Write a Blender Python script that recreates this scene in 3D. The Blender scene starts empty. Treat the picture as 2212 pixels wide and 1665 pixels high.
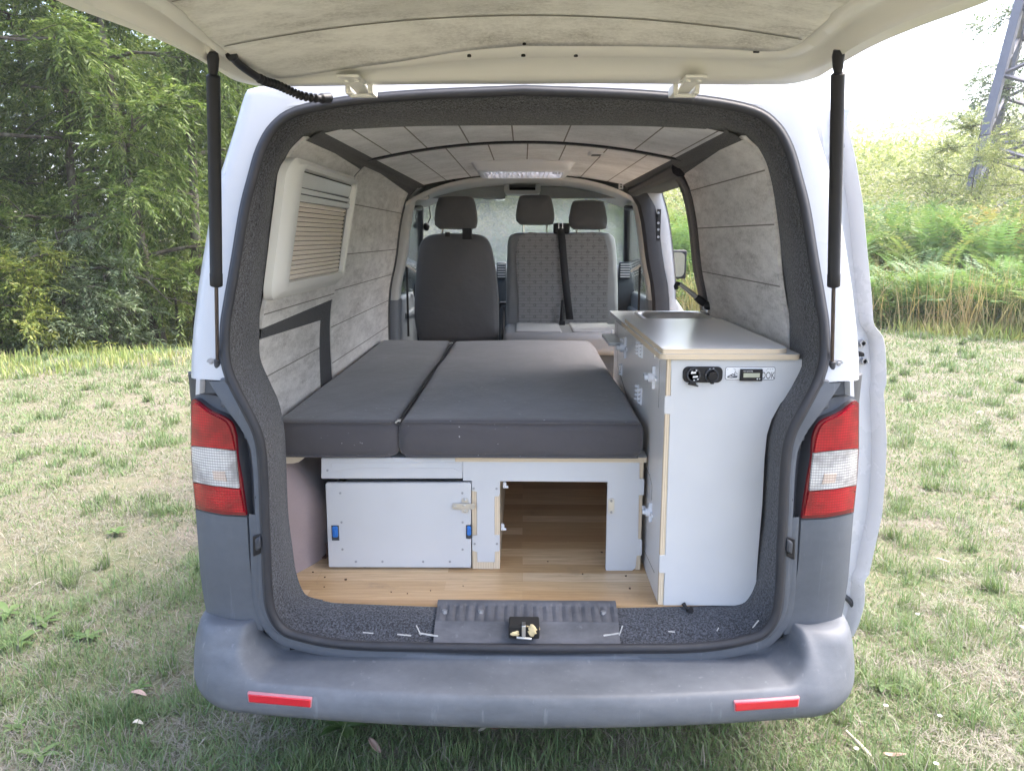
import bpy, bmesh, math, random
import numpy as np
from mathutils import Vector, Matrix
random.seed(7); rng = np.random.default_rng(11)
S = bpy.context.scene
COL = S.collection
# ------------------------------------------------------------------ camera
F_PX = 1664.0; CX, CY = 1106.0, 832.5            # focal length in units of a 2212 px wide picture
TH = math.radians(10.9)
YAW = math.radians(0.83)
CAM = Vector((0.0, -1.88, 1.53))
RGT = Vector((math.cos(YAW), math.sin(YAW), 0)); FWD = Vector((-math.sin(YAW)*math.cos(TH), math.cos(YAW)*math.cos(TH), -math.sin(TH))); UPV = RGT.cross(FWD)
cd = bpy.data.cameras.new('camera'); cam = bpy.data.objects.new('camera', cd); COL.objects.link(cam)
cam.location = CAM; cam.rotation_euler = (math.pi/2 - TH, 0, YAW)
cd.sensor_width = 36; cd.lens = 36*F_PX/2212; cd.clip_start = 0.02; cd.clip_end = 2000
S.camera = cam
def ray(px, py): return RGT*((px-CX)/F_PX) + UPV*((CY-py)/F_PX) + FWD
def P(px, py, X=None, Y=None, Z=None):
    d = ray(px, py)
    if Y is not None: t = (Y-CAM.y)/d.y
    elif X is not None: t = (X-CAM.x)/d.x
    else: t = (Z-CAM.z)/d.z
    return CAM + d*t
def PF(px, py, fy):                               # on a surface y = fy(x, z)
    Y = 0.1
    for _ in range(12):
        p = P(px, py, Y=Y); Y = 0.4*Y + 0.6*fy(p.x, p.z)
    return P(px, py, Y=Y)
def march(px, py, f, t0=0.6, t1=7.0, n=640):      # first point along the sight line where f > 0
    d = ray(px, py); best = (-1e9, t0); tp = t0
    for i in range(n+1):
        t = t0+(t1-t0)*i/n; v = f(CAM+d*t)
        if v > 0:
            a, b = tp, t
            for _ in range(22):
                m = (a+b)/2
                if f(CAM+d*m) > 0: b = m
                else: a = m
            return CAM+d*b
        if v > best[0]: best = (v, t)
        tp = t
    return CAM+d*best[1]
def lerp(a, b, t): return a+(b-a)*t
def smooth(a, b, x):
    t = min(1, max(0, (x-a)/(b-a))); return t*t*(3-2*t)
def interp(x, xs, ys): return float(np.interp(x, xs, ys))
def catmull(pts, n=4, closed=False):
    pts = [Vector(p) for p in pts]; out = []; N = len(pts)
    for i in range(N if closed else N-1):
        if closed: a, b, c, d = pts[i-1], pts[i], pts[(i+1) % N], pts[(i+2) % N]
        else: a, b, c, d = pts[max(i-1, 0)], pts[i], pts[i+1], pts[min(i+2, N-1)]
        for k in range(n):
            t = k/n
            out.append(0.5*((2*b)+(c-a)*t+(2*a-5*b+4*c-d)*t*t+(3*b-a-3*c+d)*t**3))
    if not closed: out.append(pts[-1])
    return out
# ------------------------------------------------------------------ objects
def tag(o, label=None, cat=None, group=None, kind=None):
    if label: o['label'] = label
    if cat: o['category'] = cat
    if group: o['group'] = group
    if kind: o['kind'] = kind
    return o
def empty(name, loc=(0, 0, 0), parent=None, **k):
    o = bpy.data.objects.new(name, None); COL.objects.link(o); o.location = loc; o.parent = parent
    o.empty_display_size = 0.05
    return tag(o, **k)
def finish(name, me, mat, parent=None, smooth_=True, ang=35, bevel=0, bseg=2, solid=0, subsurf=0, origin=None):
    o = bpy.data.objects.new(name, me); COL.objects.link(o)
    if isinstance(mat, (list, tuple)):
        for m in mat: me.materials.append(m)
    elif mat: me.materials.append(mat)
    if smooth_:
        me.polygons.foreach_set('use_smooth', [True]*len(me.polygons))
        if ang: me.set_sharp_from_angle(angle=math.radians(ang))
    if parent is not None:
        o.parent = parent
        M = Matrix.Identity(4); q = parent
        chain = []
        while q is not None: chain.append(q); q = q.parent
        for q in reversed(chain): M = M @ Matrix.Translation(q.location)
        me.transform(M.inverted())                # shapes are written in world coordinates
    elif origin is not None:
        me.transform(Matrix.Translation(-Vector(origin))); o.location = origin
    if solid:
        m = o.modifiers.new('Thickness', 'SOLIDIFY'); m.thickness = abs(solid); m.offset = -1 if solid > 0 else 1
    if bevel:
        m = o.modifiers.new('Edges', 'BEVEL'); m.width = bevel; m.segments = bseg; m.limit_method = 'ANGLE'; m.angle_limit = math.radians(40)
        m.harden_normals = False
    if subsurf:
        m = o.modifiers.new('Smooth', 'SUBSURF'); m.levels = m.render_levels = subsurf
    return o
class MB:
    def __init__(s): s.v = []; s.f = []; s.m = []; s.cur = 0
    def add(s, vs, fs):
        b = len(s.v); s.v.extend([tuple(v) for v in vs]); s.f.extend([tuple(b+i for i in f) for f in fs]); s.m.extend([s.cur]*len(fs)); return s
    def box(s, lo, hi):
        x0, y0, z0 = lo; x1, y1, z1 = hi
        return s.add([(x0,y0,z0),(x1,y0,z0),(x1,y1,z0),(x0,y1,z0),(x0,y0,z1),(x1,y0,z1),(x1,y1,z1),(x0,y1,z1)],
              [(0,3,2,1),(4,5,6,7),(0,1,5,4),(1,2,6,5),(2,3,7,6),(3,0,4,7)])
    def hexa(s, p):                               # 8 points: bottom ring, top ring
        return s.add(p, [(0,3,2,1),(4,5,6,7),(0,1,5,4),(1,2,6,5),(2,3,7,6),(3,0,4,7)])
    def loft(s, rings, closed=False, caps=False):
        n = len(rings[0]); b = [v for r in rings for v in r]; fs = []
        for i in range(len(rings)-1):
            for j in range(n if closed else n-1):
                k = (j+1) % n
                fs.append((i*n+j, i*n+k, (i+1)*n+k, (i+1)*n+j))
        if caps:
            fs.append(tuple(range(n))[::-1]); fs.append(tuple((len(rings)-1)*n+j for j in range(n)))
        return s.add(b, fs)
    def tube(s, pts, r, seg=10, caps=True, squash=None):
        pts = [Vector(p) for p in pts]; rs = r if isinstance(r, (list, tuple)) else [r]*len(pts); rings = []
        up = None
        for i, p in enumerate(pts):
            t = (pts[min(i+1, len(pts)-1)]-pts[max(i-1, 0)]).normalized()
            if up is None: up = Vector((0, 0, 1)) if abs(t.z) < 0.9 else Vector((1, 0, 0))
            a = t.cross(up).normalized(); b = a.cross(t).normalized(); up = b
            rings.append([p+a*(math.cos(2*math.pi*k/seg)*rs[i])+b*(math.sin(2*math.pi*k/seg)*rs[i]*(squash or 1)) for k in range(seg)])
        return s.loft(rings, True, caps)
    def cyl(s, a, b, r, seg=16, r2=None): return s.tube([a, b], [r, r if r2 is None else r2], seg)
    def prism(s, pts, off):                       # polygon extruded by a vector
        n = len(pts); off = Vector(off); q = [Vector(p) for p in pts]
        return s.add(q+[p+off for p in q], [tuple(range(n)), tuple(range(2*n-1, n-1, -1))]+[(i, i+n, (i+1) % n+n, (i+1) % n) for i in range(n)])
    def ball(s, c, r, seg=14, rings=8, sc=(1, 1, 1)):
        c = Vector(c); R = []
        for i in range(1, rings):
            a = math.pi*i/rings
            R.append([c+Vector((math.sin(a)*math.cos(2*math.pi*k/seg)*r*sc[0], math.sin(a)*math.sin(2*math.pi*k/seg)*r*sc[1], math.cos(a)*r*sc[2])) for k in range(seg)])
        s.loft(R, True, True); return s
    def each(s, name, mat, parent, **k):
        return s.build(name, mat, parent, **k)
    def mesh(s, name):
        me = bpy.data.meshes.new(name); me.from_pydata(s.v, [], s.f); me.update()
        bm = bmesh.new(); bm.from_mesh(me); bmesh.ops.remove_doubles(bm, verts=bm.verts, dist=1e-5)
        bmesh.ops.recalc_face_normals(bm, faces=bm.faces); bm.to_mesh(me); bm.free(); return me
    def build(s, name, mat, parent=None, **k):
        if len(set(s.m)) > 1:
            me = bpy.data.meshes.new(name); me.from_pydata(s.v, [], s.f); me.polygons.foreach_set('material_index', s.m); me.update()
        else: me = s.mesh(name)
        return finish(name, me, mat, parent, **k)
def rrect(x0, z0, x1, z1, r, y, n=5, corners=(1, 1, 1, 1)):   # rounded rectangle in the xz plane
    out = []
    for (cx, cz, a0, c) in ((x1-r, z1-r, 0, corners[0]), (x0+r, z1-r, 90, corners[1]), (x0+r, z0+r, 180, corners[2]), (x1-r, z0+r, 270, corners[3])):
        if not c:
            out.append(Vector((x1 if a0 in (0, 270) else x0, y, z1 if a0 in (0, 90) else z0))); continue
        for k in range(n+1):
            a = math.radians(a0+90*k/n); out.append(Vector((cx+r*math.cos(a), y, cz+r*math.sin(a))))
    return out
def np_mesh(name, V, Fq, mat, parent=None, **k):  # numpy quads/tris
    me = bpy.data.meshes.new(name); V = np.asarray(V, np.float32).reshape(-1, 3); Fq = np.asarray(Fq, np.int32)
    nf, w = Fq.shape
    me.vertices.add(len(V)); me.vertices.foreach_set('co', V.ravel())
    me.loops.add(nf*w); me.loops.foreach_set('vertex_index', Fq.ravel())
    me.polygons.add(nf); me.polygons.foreach_set('loop_start', np.arange(0, nf*w, w, dtype=np.int32))
    me.update(calc_edges=True)
    o = bpy.data.objects.new(name, me); COL.objects.link(o); o.parent = parent
    if mat: me.materials.append(mat)
    return o
# ------------------------------------------------------------------ materials
class NT:
    def __init__(s, name):
        s.m = bpy.data.materials.new(name); s.m.use_nodes = True; s.t = s.m.node_tree; s.n = s.t.nodes; s.l = s.t.links
        s.n.clear(); s.out = s.n.new('ShaderNodeOutputMaterial')
        s.b = s.n.new('ShaderNodeBsdfPrincipled'); s.l.new(s.b.outputs[0], s.out.inputs[0])
    def node(s, typ, **k):
        n = s.n.new(typ)
        for a, v in k.items():
            if a.startswith('i_'):
                key = a[2:]; key = int(key) if key.isdigit() else key.replace('_', ' ')
                n.inputs[key].default_value = v
            else: setattr(n, a, v)
        return n
    def link(s, a, b): s.l.new(a, b)
    def coord(s, scale=(1, 1, 1), kind='Object', rot=(0, 0, 0)):
        c = s.node('ShaderNodeTexCoord'); m = s.node('ShaderNodeMapping'); m.inputs['Scale'].default_value = scale; m.inputs['Rotation'].default_value = rot
        s.link(c.outputs[kind], m.inputs[0]); return m.outputs[0]
    def noise(s, vec, scale, detail=4, rough=0.55):
        n = s.node('ShaderNodeTexNoise'); n.inputs['Scale'].default_value = scale; n.inputs['Detail'].default_value = detail; n.inputs['Roughness'].default_value = rough
        if vec is not None: s.link(vec, n.inputs['Vector'])
        return n.outputs[0]
    def ramp(s, fac, stops):
        r = s.node('ShaderNodeValToRGB'); e = r.color_ramp.elements
        while len(e) < len(stops): e.new(0.5)
        for i, (p, c) in enumerate(stops):
            e[i].position = p; e[i].color = (c if len(c) == 4 else (*c, 1)) if isinstance(c, tuple) else (c, c, c, 1)
        s.link(fac, r.inputs[0]); return r.outputs[0]
    def mix(s, fac, a, b, mode='MIX'):
        n = s.node('ShaderNodeMix', data_type='RGBA', blend_type=mode)
        for sock, v in ((n.inputs[0], fac), (n.inputs[6], a), (n.inputs[7], b)):
            if hasattr(v, 'links'): s.link(v, sock)
            elif isinstance(v, tuple): sock.default_value = (*v, 1)
            else: sock.default_value = v
        return n.outputs[2]
    def math(s, op, a, b=0.0, c=None):
        n = s.node('ShaderNodeMath', operation=op)
        for i, v in enumerate((a, b, c)):
            if v is None: continue
            if hasattr(v, 'links'): s.link(v, n.inputs[i])
            else: n.inputs[i].default_value = v
        return n.outputs[0]
    def bump(s, h, strength=0.3, dist=0.002):
        n = s.node('ShaderNodeBump'); n.inputs['Strength'].default_value = strength; n.inputs['Distance'].default_value = dist
        s.link(h, n.inputs['Height']); s.link(n.outputs[0], s.b.inputs['Normal'])
    def set(s, **k):
        for a, v in k.items():
            key = {'color': 'Base Color', 'rough': 'Roughness', 'metal': 'Metallic', 'coat': 'Coat Weight', 'spec': 'Specular IOR Level', 'sheen': 'Sheen Weight', 'trans': 'Transmission Weight', 'alpha': 'Alpha'}[a]
            if hasattr(v, 'links'): s.link(v, s.b.inputs[key])
            elif isinstance(v, tuple): s.b.inputs[key].default_value = (*v, 1)
            else: s.b.inputs[key].default_value = v
        return s
def simple(name, c, rough=0.5, metal=0.0, var=0.12, scale=30, bump=0.0, coat=0.0, spec=0.5, bdist=0.001):
    t = NT(name); v = t.coord(); n = t.noise(v, scale, 5)
    t.set(color=t.mix(n, tuple(x*(1-var) for x in c), tuple(min(1, x*(1+var)) for x in c)), rough=rough, metal=metal, coat=coat, spec=spec)
    if bump: t.bump(n, bump, bdist)
    return t.m
def make_paint(name, c, dirt=0.06):
    t = NT(name); v = t.coord()
    n = t.noise(v, 2.2, 6, 0.65); f = t.noise(v, 60, 3)
    d = t.ramp(n, [(0.40, 0.0), (0.85, 1.0)])
    col = t.mix(t.math('MULTIPLY', d, dirt*4), c, tuple(x*0.72 for x in c))
    spk = t.ramp(f, [(0.70, 0.0), (0.76, 1.0)])
    col = t.mix(t.math('MULTIPLY', spk, 0.12), col, (0.35, 0.33, 0.30))
    t.set(color=col, rough=t.ramp(n, [(0.3, 0.22), (0.8, 0.38)]), coat=0.3); return t.m
M = {}
M['paint'] = make_paint('white_paint', (0.46, 0.47, 0.50))
M['paint_in'] = simple('cream_inner_paint', (0.71, 0.70, 0.65), 0.42, var=0.03, scale=9)
def plastic(name, lo, hi, fade=1.0, scale=3.0):
    t = NT(name); v = t.coord(); vx = t.coord((0.7, 1, 2.2))
    a = t.noise(vx, scale, 7, 0.62); b = t.noise(v, 45, 4); scr = t.noise(t.coord((6, 6, 90), rot=(0.3, 0.5, 0.4)), 8, 3, 0.7)
    col = t.mix(t.ramp(a, [(0.33, 0.0), (0.72, fade)]), lo, hi)
    sc = t.ramp(scr, [(0.71, 0.0), (0.76, 1.0)])
    dp = t.noise(t.coord((34, 34, 1.6)), 1.4, 4, 0.6); col = t.mix(t.math('MULTIPLY', t.ramp(dp, [(0.63, 0.0), (0.70, 1.0)]), 0.30), col, tuple(min(1, x*1.5) for x in hi))
    sc2 = t.noise(t.coord((60, 60, 5), rot=(0.2, 0.9, 0.1)), 5, 3, 0.7); sc = t.math('MAXIMUM', sc, t.ramp(sc2, [(0.72, 0.0), (0.77, 1.0)]))
    col = t.mix(t.math('MULTIPLY', sc, 0.4), col, tuple(min(1, x*1.9) for x in hi))
    col = t.mix(t.math('MULTIPLY', t.ramp(b, [(0.35, 1.0), (0.6, 0.0)]), 0.12), col, tuple(x*0.6 for x in lo))
    t.set(color=col, rough=t.ramp(a, [(0.3, 0.50), (0.7, 0.72)]), spec=0.4); t.bump(t.noise(v, 420, 2), 0.25, 0.0006); return t.m
M['bumper'] = plastic('bleached_grey_plastic', (0.080, 0.089, 0.105), (0.155, 0.166, 0.19), 0.8, 6.0)
M['clad'] = plastic('grey_cladding_plastic', (0.074, 0.083, 0.100), (0.115, 0.127, 0.148), 0.8, 1.6)
M['rubber'] = simple('black_rubber', (0.026, 0.027, 0.033), 0.55, var=0.3, scale=20, spec=0.4)
M['rubber_grey'] = simple('weathered_rubber', (0.040, 0.043, 0.052), 0.6, var=0.35, scale=12)
M['black'] = simple('black_plastic', (0.010, 0.010, 0.013), 0.45, var=0.2, spec=0.35)
def carpet(name, lo, hi):
    t = NT(name); v = t.coord(); n = t.noise(v, 210, 3, 0.75); m = t.noise(v, 140, 3, 0.6); L = t.noise(v, 5, 4)
    f = t.ramp(n, [(0.40, 0.0), (0.66, 1.0)])
    col = t.mix(f, lo, hi); col = t.mix(t.math('MULTIPLY', t.ramp(L, [(0.4, 0.0), (0.8, 1.0)]), 0.25), col, tuple(x*0.55 for x in lo))
    t.set(color=col, rough=0.95, spec=0.15, sheen=0.25); t.bump(t.math('ADD', n, m), 0.9, 0.004); return t.m
M['carpet'] = carpet('charcoal_carpet', (0.014, 0.0145, 0.018), (0.115, 0.122, 0.145))
M['strip'] = carpet('black_felt_strip', (0.012, 0.012, 0.016), (0.035, 0.035, 0.045))
def wood_floor():
    t = NT('stave_wood_floor'); v = t.coord()
    br = t.node('ShaderNodeTexBrick', offset=0.37, offset_frequency=2)
    br.inputs['Scale'].default_value = 1.0; br.inputs['Mortar Size'].default_value = 0.0007; br.inputs['Brick Width'].default_value = 0.62; br.inputs['Row Height'].default_value = 0.062
    br.inputs['Color1'].default_value = (0, 0, 0, 1); br.inputs['Color2'].default_value = (1, 1, 1, 1); br.inputs['Mortar'].default_value = (0.3, 0.3, 0.3, 1); br.inputs['Mortar Smooth'].default_value = 0.3
    t.link(v, br.inputs['Vector'])
    g = t.noise(t.coord((1.2, 26, 26)), 5, 6, 0.65); g2 = t.noise(t.coord((2.0, 90, 90)), 6, 3, 0.6); w = t.noise(v, 2.3, 3)
    base = t.ramp(br.outputs[0], [(0.0, (0.42, 0.26, 0.13)), (0.35, (0.58, 0.39, 0.21)), (0.7, (0.68, 0.49, 0.29)), (1.0, (0.77, 0.60, 0.40))])
    col = t.mix(t.math('MULTIPLY', t.ramp(g, [(0.36, 1.0), (0.62, 0.0)]), 0.55), base, (0.33, 0.19, 0.09))
    col = t.mix(t.math('MULTIPLY', t.ramp(g2, [(0.5, 0.0), (0.72, 1.0)]), 0.22), col, (0.30, 0.17, 0.08))
    kn = t.noise(t.coord((1, 1.8, 1)), 26, 3); col = t.mix(t.ramp(kn, [(0.745, 0.0), (0.77, 0.75)]), col, (0.10, 0.06, 0.035))
    st = t.noise(v, 9, 6, 0.7); col = t.mix(t.math('MULTIPLY', t.ramp(st, [(0.60, 0.0), (0.7, 1.0)]), 0.28), col, (0.25, 0.18, 0.12))
    t.set(color=col, rough=t.ramp(w, [(0.3, 0.28), (0.7, 0.5)]), spec=0.5); t.bump(g2, 0.06, 0.001); return t.m
M['floor'] = wood_floor()
def plank(name, c0, c1, along):
    t = NT(name)
    sc = {'x': (1, 2.2, 2.2), 'y': (4.0, 1, 4.0), 'xy': (1, 1, 1)}[along]
    a = t.noise(t.coord(sc), 2.6, 9, 0.68); b = t.noise(t.coord(tuple(s*1.0 for s in sc)), 11, 8, 0.75); c = t.noise(t.coord((1, 1, 1)), 130, 3, 0.7); d = t.noise(t.coord(), 3.1, 5)
    m = t.ramp(t.math('ADD', t.math('MULTIPLY', a, 0.55), t.math('MULTIPLY', b, 0.45)), [(0.40, 0.0), (0.50, 0.35), (0.66, 1.0)])
    m = t.math('MULTIPLY', m, t.ramp(c, [(0.30, 0.35), (0.60, 1.0)]))
    col = t.mix(m, c0, c1)
    col = t.mix(t.math('MULTIPLY', t.ramp(d, [(0.5, 0.0), (0.72, 1.0)]), 0.45), col, tuple(x*0.62 for x in c0))
    t.set(color=col, rough=0.72, spec=0.3); t.bump(b, 0.08, 0.001); return t.m
M['aged'] = plank('aged_wood_effect_lining', (0.75, 0.735, 0.72), (0.27, 0.255, 0.25), 'y')
M['aged_x'] = plank('aged_wood_effect_tailgate_lining', (0.74, 0.73, 0.69), (0.27, 0.255, 0.23), 'x')
M['aged_c'] = plank('aged_wood_effect_ceiling', (0.84, 0.84, 0.86), (0.42, 0.42, 0.43), 'xy')
def laminate(name, c, rough):
    t = NT(name); v = t.coord(); a = t.noise(v, 5, 6, 0.65); b = t.noise(t.coord((3, 3, 60), rot=(0.5, 0.8, 0.2)), 7, 4, 0.7); k = t.noise(v, 150, 2)
    col = t.mix(t.math('MULTIPLY', t.ramp(a, [(0.42, 0.0), (0.75, 1.0)]), 0.30), c, tuple(x*0.80 for x in c))
    col = t.mix(t.math('MULTIPLY', t.ramp(b, [(0.69, 0.0), (0.74, 1.0)]), 0.16), col, tuple(x*0.7 for x in c)); col = t.mix(t.ramp(k, [(0.78, 0.0), (0.81, 0.4)]), col, (0.35, 0.33, 0.30))
    t.set(color=col, rough=t.ramp(a, [(0.3, rough-0.06), (0.75, rough+0.14)])); t.bump(a, 0.02, 0.002); return t.m
M['lam'] = laminate('white_laminate', (0.545, 0.555, 0.58), 0.34)
M['lam_grey'] = simple('pale_grey_laminate', (0.62, 0.61, 0.61), 0.28, var=0.03, scale=4, spec=0.6)
M['lam_top'] = simple('glossy_pale_worktop', (0.72, 0.72, 0.73), 0.24, var=0.02, scale=4, spec=0.6)
def ply(name, axis):
    t = NT(name); c = t.node('ShaderNodeTexCoord'); s = t.node('ShaderNodeSeparateXYZ'); t.link(c.outputs['Object'], s.inputs[0])
    k = t.math('FRACT', t.math('MULTIPLY', s.outputs[axis], 1/0.0052)); n = t.noise(t.coord((8, 8, 60)), 6, 3)
    col = t.mix(t.ramp(k, [(0.0, 0.0), (0.42, 0.0), (0.52, 1.0), (0.95, 1.0)]), (0.66, 0.56, 0.42), (0.50, 0.39, 0.27))
    col = t.mix(t.math('MULTIPLY', n, 0.35), col, (0.72, 0.62, 0.48)); t.set(color=col, rough=0.65); return t.m
M['plyz'] = ply('birch_ply_edge', 2); M['plyx'] = ply('birch_ply_edge_upright', 0)
M['bare'] = simple('bare_birch', (0.68, 0.59, 0.46), 0.6, var=0.08, scale=8)
def fabric(name, c, scale=900, rough=0.9, sheen=0.3, lint=True, var=0.25):
    t = NT(name); v = t.coord(); w = t.node('ShaderNodeTexWave', wave_type='BANDS', bands_direction='X'); w.inputs['Scale'].default_value = 160; w.inputs['Distortion'].default_value = 1.2
    t.link(v, w.inputs['Vector']); n = t.noise(v, scale, 2, 0.6); L = t.noise(v, 7, 5, 0.6)
    f = t.math('ADD', t.math('MULTIPLY', n, 0.6), t.math('MULTIPLY', w.outputs[1], 0.25))
    col = t.mix(f, tuple(x*(1-var) for x in c), tuple(x*(1+var) for x in c)); col = t.mix(t.math('MULTIPLY', t.ramp(L, [(0.45, 0.0), (0.8, 1.0)]), 0.3), col, tuple(x*0.75 for x in c))
    if lint:
        k = t.noise(v, 95, 1, 0.3); col = t.mix(t.ramp(k, [(0.775, 0.0), (0.80, 0.6)]), col, (0.5, 0.5, 0.52))
    W2 = t.noise(t.coord((2.2, 1.2, 3)), 4.5, 3, 0.5); t.set(color=col, rough=rough, sheen=sheen, spec=0.2); t.bump(t.math('ADD', t.math('MULTIPLY', n, 0.15), t.math('MULTIPLY', W2, 2.2)), 0.5, 0.006); return t.m
M['matt'] = fabric('dark_grey_mattress_cloth', (0.086, 0.081, 0.089))
M['seat'] = fabric('grey_seat_cloth', (0.115, 0.116, 0.122), lint=False)
M['seat_side'] = simple('grey_seat_vinyl', (0.22, 0.225, 0.24), 0.5, var=0.12, scale=16)
def pattern_cloth():
    t = NT('patterned_seat_cloth'); v = t.coord()
    br = t.node('ShaderNodeTexBrick'); br.inputs['Scale'].default_value = 1; br.inputs['Brick Width'].default_value = 0.07; br.inputs['Row Height'].default_value = 0.0175; br.inputs['Mortar Size'].default_value = 0.0016; br.inputs['Mortar Smooth'].default_value = 0.2
    rot = t.coord((1, 1, 1), rot=(math.radians(90), 0, 0)); t.link(rot, br.inputs['Vector'])
    vo = t.node('ShaderNodeTexVoronoi', feature='F1'); vo.inputs['Scale'].default_value = 1; vo.inputs['Randomness'].default_value = 0.0; t.link(t.coord((12.5, 1, 21), rot=(0, 0, 0)), vo.inputs['Vector'])
    n = t.noise(v, 700, 2); base = t.mix(n, (0.20, 0.20, 0.205), (0.30, 0.30, 0.31))
    col = t.mix(t.math('MULTIPLY', br.outputs[1], 0.45), base, (0.055, 0.055, 0.065))
    sp = t.node('ShaderNodeSeparateXYZ'); t.link(v, sp.inputs[0])
    row = t.math('FLOOR', t.math('MULTIPLY', sp.outputs[2], 28)); sh = t.math('MULTIPLY', t.math('MODULO', t.math('ABSOLUTE', row), 2.0), 0.5)
    fx = t.math('SUBTRACT', t.math('FRACT', t.math('ADD', t.math('MULTIPLY', sp.outputs[0], 14), sh)), 0.5); fz = t.math('SUBTRACT', t.math('FRACT', t.math('MULTIPLY', sp.outputs[2], 28)), 0.5)
    r2 = t.math('ADD', t.math('MULTIPLY', fx, fx), t.math('MULTIPLY', t.math('MULTIPLY', fz, fz), 0.35))
    dot = t.math('LESS_THAN', r2, 0.022); ring = t.math('GREATER_THAN', r2, 0.004)
    col = t.mix(t.math('MULTIPLY', t.math('MULTIPLY', dot, ring), 0.4), col, (0.05, 0.05, 0.062))
    t.set(color=col, rough=0.9, sheen=0.2, spec=0.2); t.bump(n, 0.3, 0.001); return t.m
M['pattern'] = pattern_cloth()
M['trim'] = simple('grey_cab_trim', (0.50, 0.51, 0.51), 0.6, var=0.06, scale=14, bump=0.05)
M['trim_lo'] = simple('slate_cab_trim', (0.16, 0.175, 0.20), 0.55, var=0.1, scale=14)
M['dash'] = simple('dark_blue_grey_dashboard', (0.05, 0.06, 0.075), 0.5, var=0.15)
M['belt'] = simple('black_webbing', (0.015, 0.015, 0.018), 0.7, var=0.3, scale=300)
M['steel'] = simple('brushed_steel', (0.60, 0.60, 0.60), 0.38, metal=1.0, var=0.12, scale=40)
M['chrome'] = simple('chrome', (0.8, 0.8, 0.8), 0.08, metal=1.0, var=0.02)
M['clearplastic'] = simple('milky_plastic', (0.72, 0.74, 0.80), 0.2, var=0.05, spec=0.6)
M['white_plastic'] = simple('cream_white_plastic', (0.78, 0.78, 0.76), 0.25, var=0.03, scale=5)
M['grey_plastic'] = simple('light_grey_plastic', (0.74, 0.74, 0.77), 0.35, var=0.03)
M['blue'] = simple('blue_plastic', (0.03, 0.17, 0.55), 0.3, var=0.15)
M['pink'] = fabric('mauve_felt', (0.33, 0.265, 0.27), 400, lint=False)
M['blind'] = simple('beige_pleated_blind', (0.78, 0.715, 0.645), 0.8, var=0.05, scale=30)
M['foam'] = simple('expanding_foam', (0.62, 0.50, 0.28), 0.8, var=0.25, scale=60, bump=0.5, bdist=0.004)
M['rust'] = simple('rusty_metal', (0.10, 0.055, 0.04), 0.8, var=0.5, scale=60)
M['scuff'] = plastic('scuffed_threshold_plastic', (0.045, 0.047, 0.055), (0.13, 0.13, 0.145), 1.0, 9)
M['screw'] = simple('grey_screw_head', (0.32, 0.33, 0.36), 0.4, metal=0.6)
M['hole'] = simple('dark_hole', (0.012, 0.011, 0.010), 0.9)
M['adhesive'] = simple('dried_adhesive', (0.42, 0.42, 0.42), 0.85, var=0.3, scale=150)
def glass(name, dust, tint=(0.9, 0.95, 0.93), base=0.1):
    t = NT(name); t.n.remove(t.b); v = t.coord()
    tr = t.node('ShaderNodeBsdfTransparent'); tr.inputs[0].default_value = (*tint, 1)
    gl = t.node('ShaderNodeBsdfGlossy'); gl.inputs['Roughness'].default_value = 0.03
    di = t.node('ShaderNodeBsdfDiffuse'); di.inputs[0].default_value = (0.7, 0.72, 0.70, 1); tl = t.node('ShaderNodeBsdfTranslucent'); tl.inputs[0].default_value = (0.75, 0.78, 0.76, 1)
    m0 = t.node('ShaderNodeMixShader', i_0=0.55); t.link(di.outputs[0], m0.inputs[1]); t.link(tl.outputs[0], m0.inputs[2])
    sp = t.ramp(t.noise(v, 75, 2, 0.5), [(0.68, 0.0), (0.75, 0.35)]); bl = t.noise(v, 2.5, 4); fac = t.math('MULTIPLY', t.math('ADD', t.math('ADD', t.math('MULTIPLY', bl, 0.4), base), sp), dust)
    m1 = t.node('ShaderNodeMixShader'); t.link(fac, m1.inputs[0]); t.link(tr.outputs[0], m1.inputs[1]); t.link(m0.outputs[0], m1.inputs[2])
    fr = t.node('ShaderNodeFresnel', i_IOR=1.35); m2 = t.node('ShaderNodeMixShader'); t.link(t.math('MULTIPLY', fr.outputs[0], 0.8), m2.inputs[0]); t.link(m1.outputs[0], m2.inputs[1]); t.link(gl.outputs[0], m2.inputs[2])
    t.link(m2.outputs[0], t.out.inputs[0]); return t.m
def translucent(name, c, k):
    t = NT(name); tl = t.node('ShaderNodeBsdfTranslucent'); tl.inputs[0].default_value = (*c, 1); t.set(color=c, rough=0.3); m = t.node('ShaderNodeMixShader', i_0=k); t.link(t.b.outputs[0], m.inputs[1]); t.link(tl.outputs[0], m.inputs[2]); t.link(m.outputs[0], t.out.inputs[0]); return t.m
M['skylight'] = translucent('milky_skylight_plastic', (0.85, 0.86, 0.88), 0.75)
M['windscreen'] = glass('dusty_windscreen_glass', 0.34, base=0.05)
M['glass'] = glass('side_glass', 0.12)
def lens(name, c, ax=(160, 1, 110)):
    t = NT(name); v = t.coord(); s = t.node('ShaderNodeSeparateXYZ'); t.link(v, s.inputs[0])
    hx = t.math('SINE', t.math('MULTIPLY', s.outputs[0], 900)); hz = t.math('SINE', t.math('MULTIPLY', s.outputs[2], 880))
    pat = t.math('MULTIPLY', t.math('ADD', t.math('MULTIPLY', hx, 0.35), 0.75), t.math('ADD', t.math('MULTIPLY', hz, 0.6), 0.7))
    n = t.noise(v, 17, 3); f = t.math('MULTIPLY', t.ramp(pat, [(0.1, 0.25), (0.9, 1.0)]), t.ramp(n, [(0.38, 0.1), (0.60, 1.0)]))
    t.set(color=t.mix(f, c[0], c[1]), rough=0.14, coat=0.35, spec=0.5); t.bump(pat, 0.25, 0.0010); return t.m
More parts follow.
